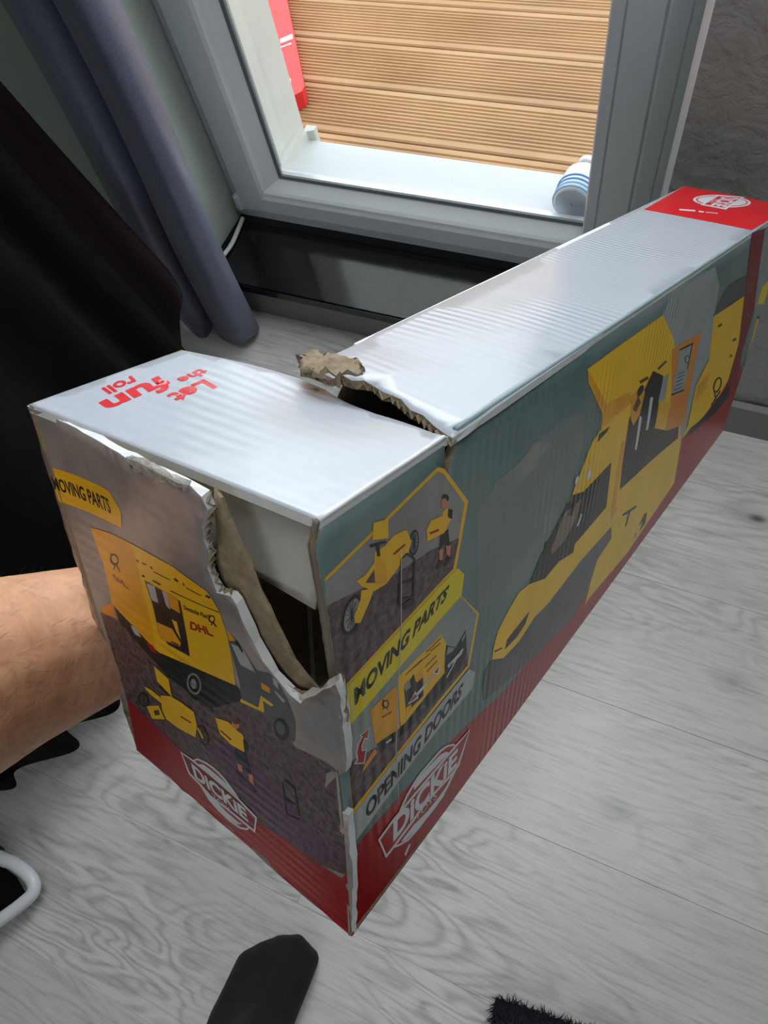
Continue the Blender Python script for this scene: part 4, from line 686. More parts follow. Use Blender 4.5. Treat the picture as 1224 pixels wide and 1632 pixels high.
OUTLINE = {
 'E':('E',[(-0.0028,0.9967),(0.1011,0.9945),(0.2192,0.9975),(0.3465,0.9994),(0.4785,1.0056),(0.6046,1.0137),(0.7140,1.0163),(0.7541,1.0105),(0.7623,0.9908),(0.7410,0.9589),(0.7261,0.9333),(0.7303,0.9073),(0.7105,0.8750),(0.7148,0.8463),(0.7206,0.8249),(0.7688,0.8364),(0.7815,0.8252),(0.7910,0.7939),(0.8006,0.7439),(0.8396,0.6824),(0.8833,0.6589),(0.9124,0.6509),(0.9821,0.7062),(1.0571,0.7663),(1.0574,0.7358),(1.0460,0.6369),(1.0302,0.5467),(1.0204,0.5244),(0.9851,0.4908),(0.9532,0.4525),(0.9462,0.4281),(0.9542,0.4049),(0.9830,0.3976),(1.0217,0.4122),(1.0170,0.3542),(1.0216,0.2225),(1.0000,0.0000),(0.7500,-0.0120),(0.5000,0.0080),(0.2500,-0.0060),(0.0000,0.0000),(-0.0100,0.3000),(-0.0120,0.6000)]),
 'TUCK':('EI',[(0.0105,0.9953),(0.2770,0.9956),(0.5764,1.0005),(0.8114,1.0014),(1.0026,0.9972),(0.9894,0.9593),(0.9693,0.9112),(0.9347,0.8196),(0.8474,0.8245),(0.6722,0.8341),(0.5620,0.8435),(0.3390,0.8760),(0.0279,0.9798)]),
 'LINER':('E',[(0.7541,1.0105),(0.7705,0.9986),(0.7839,0.9727),(0.8007,0.9425),(0.8207,0.9073),(0.8406,0.8545),(0.8631,0.7983),(0.8965,0.7321),(0.9498,0.6817),(0.8959,0.6492),(0.8230,0.6716),(0.7743,0.7708),(0.7103,0.8092),(0.7123,0.8744),(0.7273,0.9314)]),
 'CRUMPLE':('E',[(0.8443,0.6736),(0.8986,0.6568),(0.9832,0.7097),(1.0663,0.7810),(1.0403,0.6211),(0.9728,0.5714),(0.9226,0.5710),(0.8779,0.6257)]),
 'TAPE':('E',[(0.4760,1.0061),(0.5169,1.0191),(0.5774,1.0264),(0.6389,1.0277),(0.7289,1.0301),(0.7208,1.0188),(0.7036,1.0100),(0.6526,1.0090),(0.5878,0.9994),(0.5357,0.9967),(0.4973,0.9954)]),
 'TN':('TN',[(0.0000,1.0000),(0.0000,0.7500),(0.0000,0.5000),(0.0000,0.2500),(0.0000,0.0000),(0.5000,0.0000),(1.0000,0.0000),(0.9877,0.0430),(1.0226,0.1523),(1.0546,0.2466),(1.1238,0.3613),(1.2064,0.4899),(1.1973,0.5850),(1.1476,0.6639),(1.1054,0.7480),(1.0537,0.8572),(0.9973,0.9974),(0.5000,1.0000)]),
 'TF':('TF',[(0.0003,-0.0222),(0.0014,0.0453),(0.0042,0.1090),(0.0089,0.1989),(0.0108,0.2733),(0.0139,0.3477),(0.0168,0.4237),(0.0152,0.4664),(0.0180,0.5479),(0.0154,0.5982),(0.0100,0.6490),(0.0099,0.7121),(0.0030,0.7316),(0.0017,0.8183),(-0.0009,0.8810),(-0.0006,0.9240),(0.0078,0.9979),(0.0209,1.0058),(0.0381,0.9394),(0.0980,0.9951),(0.1918,0.9907),(0.3119,0.9865),(0.5000,1.0000),(0.7500,1.0000),(1.0000,1.0000),(1.0000,0.5000),(1.0000,0.0000),(0.7500,0.0000),(0.5000,0.0000),(0.2500,0.0000)]),
 'PLY':('TF',[(0.0086,1.0039),(0.0156,1.0158),(0.0235,1.0147),(0.0284,0.9450),(0.0355,0.8630),(0.0367,0.8078),(0.0325,0.7114),(0.0187,0.6481),(0.0143,0.6932),(0.0056,0.7051),(0.0046,0.7767),(-0.0010,0.7997),(0.0003,0.8712),(-0.0029,0.8983)]),
 'F':('F',[(0.0000,0.0000),(0.5000,0.0000),(1.0000,0.0000),(1.2500,0.0000),(1.5000,0.0000),(1.7500,0.0000),(2.0000,0.0000),(2.0000,0.5000),(2.0000,1.0000),(1.7500,1.0000),(1.5000,1.0000),(1.2500,1.0000),(1.0099,0.9913),(1.0078,0.9678),(1.0034,0.9477),(1.0019,0.9240),(0.9676,0.8895),(0.9530,0.9304),(0.9728,0.9552),(0.9665,0.9851),(0.9569,1.0015),(0.5000,1.0000),(0.0000,1.0000),(-0.0385,0.9667),(0.0026,0.8348),(0.0320,0.6926),(0.0000,0.5000),(0.0300,0.2500)]),
}

# ================================================================== THE BOX
M_kraft = None
t = NT('kraft_board'); v = t.coords('Object'); n = t.noise(v, 240, 4, .7); n2 = t.noise(v, 35, 3)
t.b.inputs['Roughness'].default_value = .9
t.l(t.mixc(.4, t.ramp(n, [(.3, srgb(112, 98, 78)), (.7, srgb(166, 150, 124))]), t.ramp(n2, [(.3, srgb(116, 102, 82)), (.7, srgb(160, 145, 120))])), t.b.inputs['Base Color']); t.bump(n, .0012, .7); M_kraft = t.m
M_white = printed('white_top', srgb(180, 186, 196), None, 60, .22)
M_sky = printed('sky', srgb(86, 112, 114), srgb(120, 138, 138), 7, .30)
M_endbg = printed('end_background', srgb(120, 116, 118), srgb(168, 156, 152), 16, .32)
M_flap = plain('white_liner', srgb(206, 202, 196), .6, .03, 30)
M_tape = None
t = NT('clear_tape'); t.b.inputs['Base Color'].default_value = srgb(205, 200, 188); t.b.inputs['Roughness'].default_value = .12; t.b.inputs['Alpha'].default_value = .55
t.bump(t.noise(t.coords('Object'), 160, 4, .6, 1.5), .004, 1.0); M_tape = t.m
M_wear = plain('worn_white_edge', srgb(222, 224, 226), .5, .06, 120)
PANEL_SIZE = {}
for k, q in list(QUADS.items()): PANEL_SIZE[k] = (float(np.linalg.norm(q[1]-q[0])), float(np.linalg.norm(q[3]-q[0])))
def to_metric(panel, u, v):
    if panel == 'F':
        a, h = PANEL_SIZE['FN']; b, _ = PANEL_SIZE['FF']; return (u*a if u <= 1 else a+(u-1)*b, v*h)
    a, b = PANEL_SIZE[panel]; return (u*a, v*b)
def from_metric(panel, x, y):
    if panel == 'F':
        a, h = PANEL_SIZE['FN']; b, _ = PANEL_SIZE['FF']; return (x/a if x <= a else 1+(x-a)/b, y/h)
    a, b = PANEL_SIZE[panel]; return (x/a, y/b)
def flute_x(panel, x, y):      # UV: x = direction along the box (flutes run across it)
    return (y, x) if panel in ('E', 'EI', 'XE') else (x, y)
def inside(p, poly):
    x, y = p; c = False; j = len(poly)-1
    for i in range(len(poly)):
        xi, yi = poly[i]; xj, yj = poly[j]
        if (yi > y) != (yj > y) and x < (xj-xi)*(y-yi)/(yj-yi)+xi: c = not c
        j = i
    return c
def fill(panel, poly, cell):
    """triangulate an outline (u, v) with inner points so that it can follow the bent panel"""
    P = [to_metric(panel, *p) for p in poly]; B = []
    for i in range(len(P)):
        a, b = P[i], P[(i+1) % len(P)]; n = max(1, int(math.hypot(b[0]-a[0], b[1]-a[1])/cell))
        B += [(a[0]+(b[0]-a[0])*k/n, a[1]+(b[1]-a[1])*k/n) for k in range(n)]
    B2 = []
    for p in B:
        if not B2 or math.hypot(p[0]-B2[-1][0], p[1]-B2[-1][1]) > 1e-6: B2.append(p)
    B = B2; pts = [Vector(p) for p in B]; nb = len(B)
    xs = [p[0] for p in B]; ys = [p[1] for p in B]
    if max(xs)-min(xs) > cell*1.3 and max(ys)-min(ys) > cell*1.3:
        x = min(xs)+cell*.5
        while x < max(xs):
            yv = min(ys)+cell*.5
            while yv < max(ys):
                if inside((x, yv), B) and min((x-a)**2+(yv-b)**2 for a, b in B) > (cell*.4)**2: pts.append(Vector((x, yv)))
                yv += cell
            x += cell
    r = delaunay_2d_cdt(pts, [], [list(range(nb))], 1, 1e-7)
    return [tuple(p) for p in r[0]], [tuple(f) for f in r[2]]
def winding(panel, p2, f, off):
    a, b, c = [surf(panel, *from_metric(panel, *p2[i]), off) for i in f[:3]]
    nm = NORM['FN'] if panel == 'F' else NORM[panel]
    return np.cross(b-a, c-a) @ nm > 0
def put_uv(me, uvs):
    L = me.uv_layers.new(name='UVMap')
    for lp in me.loops: L.data[lp.index].uv = uvs[lp.vertex_index]
def sheet(name, parent, panel, poly, mats, thick=.0032, cell=.008, off=0.0, rough_edge=0.0, ruffle=0.0):
    """a cut or torn piece of corrugated board: printed face, inner face, edge"""
    p2, tri = fill(panel, poly, cell); n = len(p2); tri = [f if winding(panel, p2, f, off) else f[::-1] for f in tri]
    vs = []
    for x, y in p2:
        vs.append(surf(panel, *from_metric(panel, x, y), off + (random.uniform(-ruffle, ruffle) if ruffle else 0)))
    for x, y in p2: vs.append(surf(panel, *from_metric(panel, x, y), off - thick))
    cnt = {}
    for f in tri:
        for i in range(3): e = (f[i], f[(i+1) % 3]); cnt[e] = 1
    bd = [e for e in cnt if (e[1], e[0]) not in cnt]
    if rough_edge:
        for i in {i for e in bd for i in e if not (len(mats) > 3 and from_metric(panel, *p2[i])[0] > .04)}:
            vs[i] = vs[i] + np.array([random.uniform(-1, 1) for _ in range(3)])*rough_edge; vs[i+n] = vs[i+n] + np.array([random.uniform(-1, 1) for _ in range(3)])*rough_edge
    fs = list(tri) + [(f[2]+n, f[1]+n, f[0]+n) for f in tri] + [(b, a, a+n, b+n) for a, b in bd]
    clean = lambda a: len(mats) > 3 and (from_metric(panel, *p2[a])[0] > .04 or from_metric(panel, *p2[a])[1] < .03)        # cut, not torn
    o = pydata(name, vs, fs, mats, parent, False, [0]*len(tri) + [1]*len(tri) + [3 if clean(a) and clean(b) else 2 for a, b in bd])
    for p in o.data.polygons: p.use_smooth = p.material_index < 2
    put_uv(o.data, [flute_x(panel, *p) for p in p2]*2)
    return o
def flutes_along(name, parent, panel, poly, thick, step=.0028, depth=.006):
    """the wavy middle ply that shows at a torn edge"""
    P = [np.array(to_metric(panel, *p)) for p in poly]; pts = []
    for i in range(len(P)-1):
        n = max(1, int(np.linalg.norm(P[i+1]-P[i])/step)); pts += [P[i]+(P[i+1]-P[i])*k/n for k in range(n)]
    vs, fs = [], []
    for i, p in enumerate(pts):
        t_ = pts[min(i+1, len(pts)-1)]-pts[max(i-1, 0)]; t_ = t_/(np.linalg.norm(t_)+1e-9); nn = np.array([-t_[1], t_[0]])
        z = -.0004 if i % 2 else -(thick-.0004)
        for s_ in (.0012, -depth): q = p+nn*s_; vs.append(surf(panel, *from_metric(panel, *q), z))
    for i in range(len(pts)-1): fs.append((2*i, 2*i+1, 2*i+3, 2*i+2))
    return pydata(name, vs, fs, M_kraft, parent)

bx = empty('toy_carton', tuple(sum(CORNER[i] for i in 'eghvtu')/6 - np.array([0, 0, .0])))
tag(bx, 'long torn white and printed toy carton with yellow vans, held up in the hand', 'box')
TH = .0032
def O(k): return OUTLINE[k]
top_n = sheet('top_panel', bx, 'TN', O('TN')[1], [M_white, M_kraft, M_wear], TH, .005); tag(top_n, 'white glossy top panel, near section')
top_f = sheet('top_panel', bx, 'TF', O('TF')[1], [M_white, M_kraft, M_kraft, M_wear], .0034, .010, 0, .0006); tag(top_f, 'white glossy top panel, long section behind the tear')
front = sheet('front_panel', bx, 'F', [(u_, min(v_, .988)) for u_, v_ in O('F')[1]], [M_sky, M_kraft, M_kraft], TH, .010); tag(front, 'long side panel printed with a yellow parcel van')
end = sheet('end_panel', bx, 'E', O('E')[1], [M_endbg, M_kraft, M_wear], TH, .005, 0, .0004); tag(end, 'torn end panel printed with a yellow van and bicycle')
SQ = [(0, 0), (1, 0), (1, 1), (0, 1)]
sheet('back_panel', bx, 'BN', SQ, [M_sky, M_kraft, M_kraft], TH, .02)
sheet('back_panel', bx, 'BF', [(0, 0), (1, 0), (1, .8), (.955, .93), (.93, 1), (0, 1)], [M_sky, M_kraft, M_wear], TH, .03)
tag(sheet('back_panel', bx, 'BG', [(0, 0), (1, 0), (1, .78), (0, .84)], [M_sky, M_kraft, M_kraft], TH, .02), 'buckled back panel at the break')
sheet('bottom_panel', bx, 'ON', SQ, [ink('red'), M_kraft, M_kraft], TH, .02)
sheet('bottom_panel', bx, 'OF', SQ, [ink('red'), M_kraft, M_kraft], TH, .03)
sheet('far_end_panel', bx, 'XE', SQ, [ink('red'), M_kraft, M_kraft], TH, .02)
tag(sheet('tuck_flap', bx, 'EI', [(min(u_, .978), min(v_, .975)) for u_, v_ in O('TUCK')[1]], [M_flap, M_kraft, M_kraft], .0026, .010, -.0045), 'white tuck flap hanging inside the torn end')
tag(sheet('torn_liner', bx, 'E', O('LINER')[1], [M_kraft, M_kraft, M_kraft], .0012, .006, -.0042, .0006), 'bare brown inner layer along the tear')
tag(sheet('crumpled_flap', bx, 'E', O('CRUMPLE')[1], [M_flap, M_kraft, M_kraft], .0015, .004, -.0015, .0010, .0012), 'crumpled grey paper below the hole')
tag(sheet('clear_tape', bx, 'E', O('TAPE')[1], [M_tape, M_tape, M_tape], .0004, .003, .0008, .0006, .0009), 'crumpled clear adhesive tape')
tag(sheet('torn_edge', bx, 'TF', O('PLY')[1], [M_kraft, M_kraft, M_kraft], .0030, .0018, .0010, .0016, .0011), 'ragged brown torn cardboard layers')
el = O('E')[1]; flutes_along('corrugation', end, 'E', el[7:17], TH, .0017, .004)
tl = O('TF')[1]; flutes_along('corrugation', top_f, 'TF', tl[0:16], .0034, .0018, .003)
def ply_strip(name, parent, pts, rad, mat, jit): return tube(name, pts, rad, mat, parent, 7, jit)
def along(panel, pts, n=10, off=0.0):
    out = []
    for (a, b) in zip(pts[:-1], pts[1:]): out += [surf(panel, a[0]+(b[0]-a[0])*k/n, a[1]+(b[1]-a[1])*k/n, off) for k in range(n)]
    return out + [surf(panel, *pts[-1], off)]
tube('worn_edge', along('F', [(0.0, 1), (.97, 1)], 14, -.0007), .0009, M_wear, bx, 8, .18)
tube('worn_edge', along('F', [(1.01, 1), (2, 1)], 30, -.0010), .0012, printed('edge_teal', srgb(150, 172, 178)), bx, 8, .12)
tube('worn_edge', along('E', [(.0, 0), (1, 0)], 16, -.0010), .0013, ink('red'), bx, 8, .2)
tube('worn_edge', along('F', [(.0, 0), (.02, .25), (0, .42), (0, .55)], 8, -.0010), .0007, plain('grey_worn_edge', srgb(150, 148, 142), .7), bx, 8, .35)
tube('worn_edge', along('F', [(.032, .69), (.0026, .835), (-.03, .965), (0, 1)], 8, -.0014), .0012, plain('dark_kraft_edge', srgb(120, 110, 96), .8), bx, 8, .35)
tube('crease', along('F', [(.555, .86), (.555, .7), (.52, .55), (.50, .42), (.53, .25)], 6, .0010), .00020, plain('grey_crease', srgb(170, 168, 160), .5), front, 6, .3)

# printed pictures and lettering: thin ink layers on the panels
def text_mesh(body, bold):
    cu = bpy.data.curves.new('txt', 'FONT'); cu.body = body; cu.size = 1; cu.offset = bold*1.3; cu.resolution_u = 4
    o = bpy.data.objects.new('txt', cu); col.objects.link(o); dg = bpy.context.evaluated_depsgraph_get(); dg.update()
    m = o.evaluated_get(dg).to_mesh(); bm = bmesh.new(); bm.from_mesh(m); o.evaluated_get(dg).to_mesh_clear()
    bmesh.ops.triangulate(bm, faces=bm.faces[:])
    for _ in range(3):
        le = [e for e in bm.edges if e.calc_length() > .22]
        if le: bmesh.ops.subdivide_edges(bm, edges=le, cuts=1); bmesh.ops.triangulate(bm, faces=bm.faces[:])
    vs = [(v.co.x, v.co.y) for v in bm.verts]; bm.verts.index_update(); fs = [tuple(v.index for v in f.verts) for f in bm.faces]; bm.free()
    bpy.data.objects.remove(o); bpy.data.curves.remove(cu)
    x0, x1 = min(p[0] for p in vs), max(p[0] for p in vs); y0, y1 = min(p[1] for p in vs), max(p[1] for p in vs)
    return [((x-x0)/(x1-x0), (y-y0)/(y1-y0)) for x, y in vs], fs
PARENT = {'F': front, 'E': end, 'TN': top_n, 'TF': top_f}
for name, panel, label, items in ART:
    vs, fs, idx, uvs, mats, slot = [], [], [], [], [], {}
    for it in items:
        k = it[1]
        if k not in slot: slot[k] = len(mats); mats.append(ink(k))
        off = .00006 + .000035*it[2]
        if it[0] == 'p': p2, tri = fill(panel, it[3], .006)
        else:
            q = [np.array(to_metric(panel, *p)) for p in it[4]]; n2_, tri = text_mesh(it[3], it[5])
            p2 = [tuple(bil(q[0], q[1], q[2], q[3], a, b)) for a, b in n2_]
        b0 = len(vs)
        for p in p2: vs.append(surf(panel, *from_metric(panel, *p), off)); uvs.append(flute_x(panel, *p))
        for f in tri:
            g_ = f if winding(panel, p2, f, off) else f[::-1]; fs.append(tuple(i+b0 for i in g_)); idx.append(slot[k])
    o = pydata(name, vs, fs, mats, None, True, idx); put_uv(o.data, uvs)
    o.parent = PARENT[panel]
    tag(o, label)

# ================================================================== THE PERSON (left forearm with hand, left foot in a sock)
t = NT('skin'); v = t.coords('Object'); n1 = t.noise(v, 9, 3); n2 = t.noise(v, 130, 4, .6, .6); b = t.b
t.l(t.mixc(.35, t.ramp(n1, [(.3, srgb(196, 144, 112)), (.7, srgb(214, 164, 130))]), t.ramp(n2, [(.35, srgb(176, 122, 92)), (.65, srgb(220, 172, 138))])), b.inputs['Base Color'])
b.inputs['Roughness'].default_value = .55; b.inputs['Subsurface Weight'].default_value = .12; b.inputs['Subsurface Radius'].default_value = (.008, .003, .002); b.inputs['Subsurface Scale'].default_value = .5
t.bump(n2, .0012, .55); M_skin = t.m
t = NT('black_knit'); v = t.coords('Object'); wv = t.n('ShaderNodeTexWave'); wv.inputs['Scale'].default_value = 260; wv.inputs['Distortion'].default_value = 1.5; t.l(v, wv.inputs['Vector'])
t.l(t.ramp(t.noise(v, 60, 4), [(.3, srgb(13, 13, 16)), (.7, srgb(24, 24, 29))]), t.b.inputs['Base Color']); t.b.inputs['Roughness'].default_value = .95; t.b.inputs['Sheen Weight'].default_value = .05; t.bump(wv.outputs['Fac'], .0006, .6); M_sock = t.m
person = empty('person', (-.235, -.41, 0)); tag(person, 'person with bare left forearm holding the carton, black sock on the foot', 'person')
W_, E_, MID = (-0.2246, 0.0190, 0.6716), (-0.2264, -0.0627, 0.7976), (-0.2314, -0.0161, 0.7197)
caps = [(W_, MID, .0355, .0405), (MID, E_, .0405, .049), (E_, (-.34, -.36, 1.02), .049, .056)]
ax = CORNER['d']-CORNER['a']; ax = ax/np.linalg.norm(ax); dn = CORNER['e']-CORNER['a']; dn = dn/np.linalg.norm(dn); nb_ = NORM['BN']
pc = CORNER['a'] + ax*.035 + dn*.150 + nb_*.026                       # palm centre, against the back panel
wv_ = np.array(W_)
caps += [(wv_, pc-dn*.022, .030, .017), (wv_, pc+dn*.022, .030, .017), (wv_, pc, .030, .018), (pc-dn*.03+ax*.03, pc+dn*.03+ax*.03, .015, .014), (pc-dn*.022, pc+ax*.03-dn*.03, .016, .015), (pc+dn*.022, pc+ax*.03+dn*.03, .016, .014)]
for k, (s_, L_) in enumerate(((-.031, .068), (-.010, .076), (.011, .070), (.031, .054))):
    p0 = pc+ax*.030+dn*s_; p1 = p0+ax*L_*.5+nb_*.002; p2_ = p1+ax*L_*.32-nb_*.006; p3 = p2_+ax*L_*.22-nb_*.008
    caps += [(p0, p1, .0098, .0090), (p1, p2_, .0090, .0082), (p2_, p3, .0082, .0074)]
p0 = pc-dn*.030-ax*.012; p1 = p0-dn*.034+ax*.016; p2_ = p1-dn*.026+ax*.016-nb_*.006
caps += [(pc-ax*.02, p0, .017, .014), (p0, p1, .0125, .0108), (p1, p2_, .0106, .0090)]
arm = organic('arm', caps, .003, 6, M_skin, person); tag(arm, 'bare forearm with fine dark hair, hand gripping the back of the carton')
# fine hairs on the forearm
hv, hf = [], []; me = arm.data; rr = random.Random(3); polys = [p for p in me.polygons if p.center.y < .03 and p.center.y > -.13]
armdir = np.array(W_)-np.array(MID); armdir /= np.linalg.norm(armdir)
for _ in range(900):
    p = polys[rr.randrange(len(polys))]; nrm = np.array(p.normal); base = np.array(p.center)
    d_ = armdir*rr.uniform(.5, 1)+nrm*rr.uniform(.25, .8)+np.array([rr.uniform(-.4, .4) for _ in range(3)]); d_ /= np.linalg.norm(d_); L_ = rr.uniform(.004, .010); sd = np.cross(nrm, d_); sd = sd/(np.linalg.norm(sd)+1e-9)*.00005
    m1 = base+d_*L_*.5+nrm*.0006; m2 = base+d_*L_*.9-nrm*.0008+armdir*.002; i0 = len(hv)
    hv += [base-sd, base+sd, m1-sd, m1+sd, m2]; hf += [(i0, i0+1, i0+3, i0+2), (i0+2, i0+3, i0+4)]
hair = pydata('arm_hair', hv, hf, plain('dark_hair', srgb(52, 36, 26), .5), person); hair['kind'] = 'stuff'
fx = lambda a, b_, z: (-.205 - a*0 + b_, -.19 + a, z)
fc = []   # foot: toes forward (+Y), big toe on the right side
toe = [(-.184, -.212, .015), (-.204, -.205, .014), (-.223, -.213, .013), (-.241, -.227, .012), (-.257, -.245, .012)]
ball = [(-.191, -.290, .021), (-.210, -.290, .020), (-.229, -.295, .019), (-.246, -.303, .017), (-.258, -.312, .015)]
for (x, y_, r), (x2, y2, r2) in zip(toe, ball):
    fc.append(((x, y_, r+.001), (x2, y2, r2+.001), r, r2)); fc.append(((x2, y2, r2+.002), (-.228, -.415, .036), r2, .030))
for i in range(4): fc.append((toe[i][:2]+(toe[i][2],), toe[i+1][:2]+(toe[i+1][2],), toe[i][2]*.96, toe[i+1][2]*.96))
fc += [((-.207, -.292, .030), (-.226, -.385, .055), .024, .033), ((-.228, -.43, .034), (-.232, -.455, .034), .033, .032), ((-.226, -.385, .055), (-.232, -.435, .10), .035, .036), ((-.232, -.435, .10), (-.236, -.46, .36), .037, .054)]
sock = organic('sock', fc, .004, 10, M_sock, person); tag(sock, 'black knitted sock on the left foot')

# ================================================================== CURTAIN, CLOTHES, RACK, RUG
def fabric(name, c1, c2, rough=.85, sheen=.3, sc=420, spec=.5):
    t = NT(name); v = t.coords('Object'); wv = t.noise(v, sc, 2)
    t.l(t.ramp(wv, [(.3, c1), (.7, c2)]), t.b.inputs['Base Color']); t.b.inputs['Roughness'].default_value = rough; t.b.inputs['Sheen Weight'].default_value = sheen; t.b.inputs['Specular IOR Level'].default_value = spec
    t.bump(wv, .0004, .5); return t.m
def cloth(name, fn, nu, nv, mat, parent=None, thick=.0015):
    vs = [fn(i/nu, j/nv) for j in range(nv+1) for i in range(nu+1)]
    fs = [(j*(nu+1)+i, j*(nu+1)+i+1, (j+1)*(nu+1)+i+1, (j+1)*(nu+1)+i) for j in range(nv) for i in range(nu)]
    o = pydata(name, vs, fs, mat, parent, True); s = o.modifiers.new('thickness', 'SOLIDIFY'); s.thickness = thick; s.offset = 0; return o
plan = catmull([(-.850, .688), (-.836, .668), (-.833, .644), (-.812, .631), (-.784, .620), (-.768, .626), (-.759, .645), (-.755, .668), (-.748, .674), (-.750, .656), (-.746, .636), (-.722, .625), (-.692, .617), (-.678, .623), (-.672, .642), (-.680, .668), (-.700, .690)], 10)
def curtain(u, v):
    k = u*(len(plan)-1); i = min(int(k), len(plan)-2); p = plan[i]+(plan[i+1]-plan[i])*(k-i); z = .012+2.2*v
    sp = 1.0 + .10*(1-sstep(z, 0, .7)); x = -.70+(p[0]+.70)*sp; y_ = .64+(p[1]-.64)*(1+.05*math.sin(z*3))
    return (x - .040*(1-sstep(z, 0, .60)) + .004*math.sin(z*5+u*9), y_ + .012*(1-sstep(z, 0, .3)) , z + .014*math.sin(u*17)*(1-v)**8)
cu = cloth('curtain', curtain, 150, 60, fabric('blue_grey_satin', srgb(84, 88, 108), srgb(100, 104, 126), .32, .1)); tag(cu, 'dark blue-grey curtain gathered in folds beside the window', 'curtain')
hem = catmull([(-.690, .497, .075), (-.655, .40, .09), (-.615, .28, .10), (-.575, .12, .10), (-.560, 0, .10), (-.577, -.068, .085), (-.59, -.118, .10), (-.645, -.183, .09), (-.70, -.22, .10)], 8)
topl = catmull([(-.834, .466, 1.0), (-.85, .38, 1.0), (-.85, .26, 1.0), (-.84, .12, 1.0), (-.835, 0, 1.0), (-.83, -.07, 1.0), (-.83, -.12, 1.0), (-.83, -.17, 1.0), (-.83, -.21, 1.0)], 8)
def garment(u, v):
    k = u*(len(hem)-1); i = min(int(k), len(hem)-2); f_ = k-i; h = hem[i]+(hem[i+1]-hem[i])*f_; t_ = topl[i]+(topl[i+1]-topl[i])*f_; p = h+(t_-h)*v
    fold = .020*math.sin(u*38+math.sin(u*7)*1.5)*(1-.55*v)*min(1, u*14)
    return (p[0]+fold, p[1]+fold*.3+.004*math.sin(v*9+u*20), p[2]+.006*math.sin(u*31)*(1-v))
M_black = fabric('black_wool', srgb(7, 6, 6), srgb(12, 10, 10), .95, .0, 420, .12)
ga = cloth('black_coat', garment, 150, 40, M_black, None, .003); tag(ga, 'black coat hanging at the left edge, in front of the curtain', 'coat')
hem2 = catmull([(-.735, .575, .255), (-.722, .560, .225), (-.717, .546, .205), (-.728, .528, .16), (-.748, .500, .10), (-.765, .470, .08)], 8); top2 = catmull([(-.890, .535, 1.0), (-.890, .53, 1.0), (-.892, .525, 1.0), (-.894, .515, 1.0), (-.897, .500, 1.0), (-.90, .47, 1.0)], 8)
def sleeve(u, v):
    k = u*(len(hem2)-1); i = min(int(k), len(hem2)-2); f_ = k-i; h = hem2[i]+(hem2[i+1]-hem2[i])*f_; t_ = top2[i]+(top2[i+1]-top2[i])*f_; p = h+(t_-h)*v
    return (p[0]+.006*math.sin(u*9+v*3)-.02*math.sin(v*PI), p[1], p[2])
sl = cloth('brown_garment', sleeve, 40, 30, fabric('dark_brown_cloth', srgb(26, 18, 20), srgb(40, 28, 31), .9, .0, 420, .2), None, .003); tag(sl, 'dark brown garment showing its tip between black coat and curtain', 'garment')
# clothes stand that carries the garments: rail, feet (only its foot is in view)
M_tube = plain('white_lacquered_tube', srgb(212, 214, 220), .32)
rack = empty('clothes_stand', (-.70, -.25, 0)); tag(rack, 'white tubular clothes stand with black fabric base, bottom left corner', 'clothes stand')
foot = catmull([(-1.02, -.235, .030), (-.80, -.255, .028), (-.655, -.276, .026), (-.610, -.275, .025), (-.578, -.280, .024), (-.565, -.292, .024), (-.572, -.312, .026), (-.598, -.355, .030), (-.66, -.455, .034), (-.80, -.68, .04)], 8)
tube('base_frame', foot, .0088, M_tube, rack, 14)
tube('end_cap', [(-.640, -.2765, .0262), (-.652, -.276, .0262), (-.70, -.2695, .027), (-.74, -.262, .0275)], .0118, plain('black_plastic', srgb(16, 16, 17), .45), rack, 14)
tube('upright', [(-.86, -.26, .02), (-.86, -.26, .5), (-.86, -.26, 1.01)], .0088, M_tube, rack, 12)
tube('upright', [(-.90, .58, .012), (-.90, .58, .5), (-.90, .58, 1.01)], .0088, M_tube, rack, 12)
tube('rail', [(-.86, -.28, 1.012), (-.88, .16, 1.012), (-.90, .60, 1.012)], .0088, M_tube, rack, 12)
pydata('fabric_base', [(-1.0, -.25, .022), (-.70, -.278, .022), (-.60, -.288, .021), (-.577, -.298, .021), (-.60, -.345, .022), (-.68, -.47, .026), (-.80, -.66, .03), (-1.0, -.66, .03)], [tuple(range(8))], M_black, rack)
# rug
rug = empty('shaggy_rug', (.30, -.33, 0)); tag(rug, 'dark navy shaggy rug at the bottom edge', 'rug')
rd = np.array([.99, .13, 0]); rd /= np.linalg.norm(rd); rn = np.array([rd[1], -rd[0], 0]); r0 = np.array([.040, -.158, 0.0])
rv = [r0, r0+rd*.9, r0+rd*.9+rn*.55, r0+rn*.55]
pydata('backing', [tuple(p+np.array([0, 0, z])) for z in (.001, .006) for p in rv], [(3, 2, 1, 0), (4, 5, 6, 7), (0, 1, 5, 4), (1, 2, 6, 5), (2, 3, 7, 6), (3, 0, 4, 7)], plain('rug_backing', srgb(20, 20, 26), .95), rug)
pv, pf = [], []; rr = random.Random(5)
for k in range(26000):
    a = rr.random()*.32 if k % 4 else rr.random()*.9; b_ = rr.random()**1.5*.30; p = r0+rd*a+rn*b_+np.array([0, 0, .005]); an = rr.uniform(0, 2*PI); L_ = rr.uniform(.012, .022); ln = rr.uniform(.2, .9)
    d_ = np.array([math.cos(an)*ln, math.sin(an)*ln, 1]); d_ /= np.linalg.norm(d_); s_ = np.array([-math.sin(an), math.cos(an), 0])*.0006; i0 = len(pv); m_ = p+d_*L_*.6; e_ = p+d_*L_+np.array([math.cos(an), math.sin(an), -.4])*.003
    pv += [p-s_, p+s_, m_-s_, m_+s_, e_]; pf += [(i0, i0+1, i0+3, i0+2), (i0+2, i0+3, i0+4)]
pile = pydata('pile', pv, pf, plain('navy_pile', srgb(34, 34, 46), .8), rug); pile['kind'] = 'stuff'

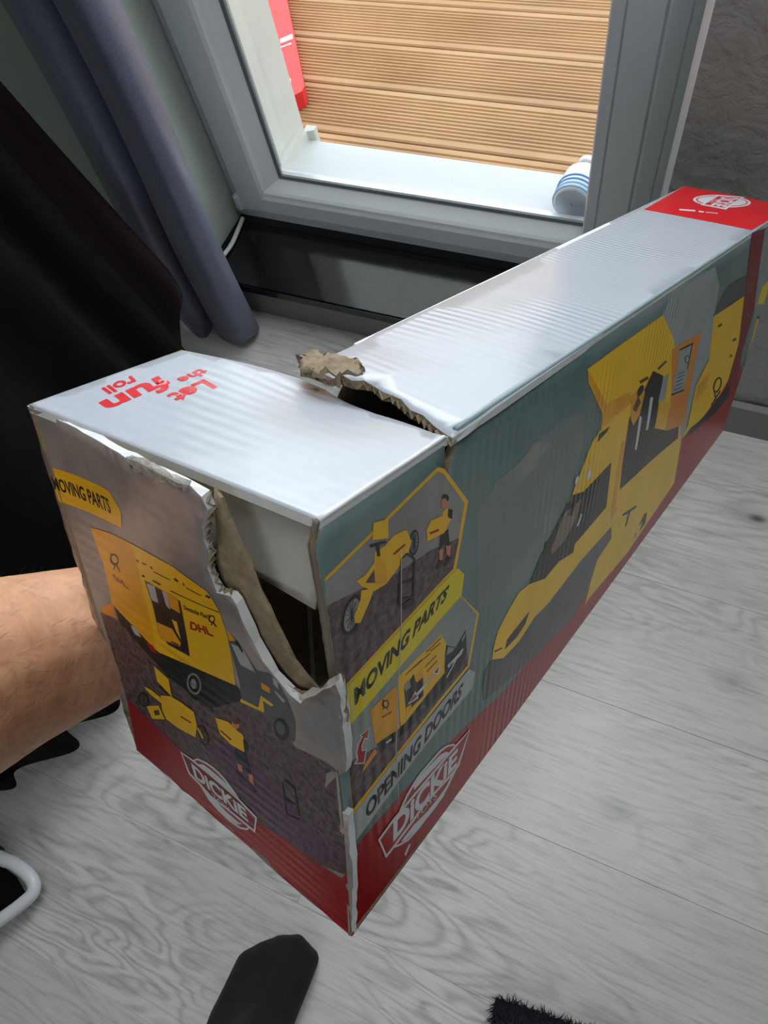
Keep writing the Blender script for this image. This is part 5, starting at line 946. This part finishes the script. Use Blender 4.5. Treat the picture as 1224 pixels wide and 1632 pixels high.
# ================================================================== OUTSIDE THINGS
rp = empty('red_package', (-1.06, 1.46, .06)); tag(rp, 'bright red package lying on the terrace planks behind the window reveal', 'package')
c0 = np.array([-.848, 1.232]); e1 = np.array([-.23, .36]); e1 /= np.linalg.norm(e1); e2 = np.array([e1[1]*-1, e1[0]])
M_red = plain('red_carton', srgb(214, 40, 44), .4, .06, 30)
def rpt(a, b_): p = c0 + e1*a + e2*b_; return (p[0], p[1])
prof_r = [rpt(.022, 0), rpt(.56, 0), rpt(.56, .20), rpt(0, .20), rpt(0, .024), rpt(.006, .008)]
prism_z('carton', prof_r, .061, .096, M_red, rp)
def flat(name, pts, z, mat): pydata(name, [rpt(*p)+(z,) for p in pts], [tuple(range(len(pts)))], mat, rp)
M_lab = plain('white_label', srgb(228, 230, 238), .5); M_blue = plain('blue_label', srgb(40, 84, 190), .5)
flat('label', [(.030, .030), (.060, .026), (.070, .040), (.075, .10), (.030, .10)], .0965, M_lab); flat('label_stripe', [(.055, .040), (.085, .038), (.09, .10), (.058, .10)], .0968, M_blue); flat('label_stripe', [(.036, .036), (.042, .036), (.042, .09), (.036, .09)], .0968, M_blue)
flat('white_mark', [(.205, .004), (.225, .004), (.218, .034), (.200, .034)], .0966, M_lab); flat('white_mark', [(.186, .010), (.192, .010), (.186, .040), (.182, .040)], .0966, M_lab)
# ribbed plastic bottle lying on the outer sill
bt = empty('plastic_bottle', (-.190, .95, .152)); tag(bt, 'pale plastic bottle with blue rings lying on the outer sill', 'bottle')
def lathe_y(name, prof, cx, cz, mat, parent, seg=28):
    vs = [(cx+r*math.cos(2*PI*k/seg), y_, cz+r*math.sin(2*PI*k/seg)) for y_, r in prof for k in range(seg)]
    fs = [(i*seg+k, (i+1)*seg+k, (i+1)*seg+(k+1) % seg, i*seg+(k+1) % seg) for i in range(len(prof)-1) for k in range(seg)]
    return pydata(name, vs, fs, mat, parent, True)
cz = .152+.0315
lathe_y('body', [(.922, .001), (.922, .026), (.926, .031), (.945, .0315), (.965, .031), (.985, .028), (.998, .018), (1.004, .012), (1.010, .012), (1.010, .001)], -.192, cz, plain('milky_plastic', srgb(222, 224, 236), .35), bt)
M_b1 = plain('blue_band', srgb(70, 130, 200), .4); M_b2 = plain('light_blue_band', srgb(150, 195, 225), .4)
for k, (y_, m_) in enumerate(((.928, M_b2), (.936, M_b2), (.944, M_b1), (.953, M_b1))): lathe_y('blue_ring', [(y_-.0022, .0312), (y_-.0012, .0326), (y_+.0012, .0326), (y_+.0022, .0312)], -.192, cz, m_, bt)
lathe_y('cap', [(1.008, .001), (1.008, .015), (1.020, .015), (1.022, .001)], -.192, cz, plain('white_cap', srgb(226, 226, 232), .4), bt)
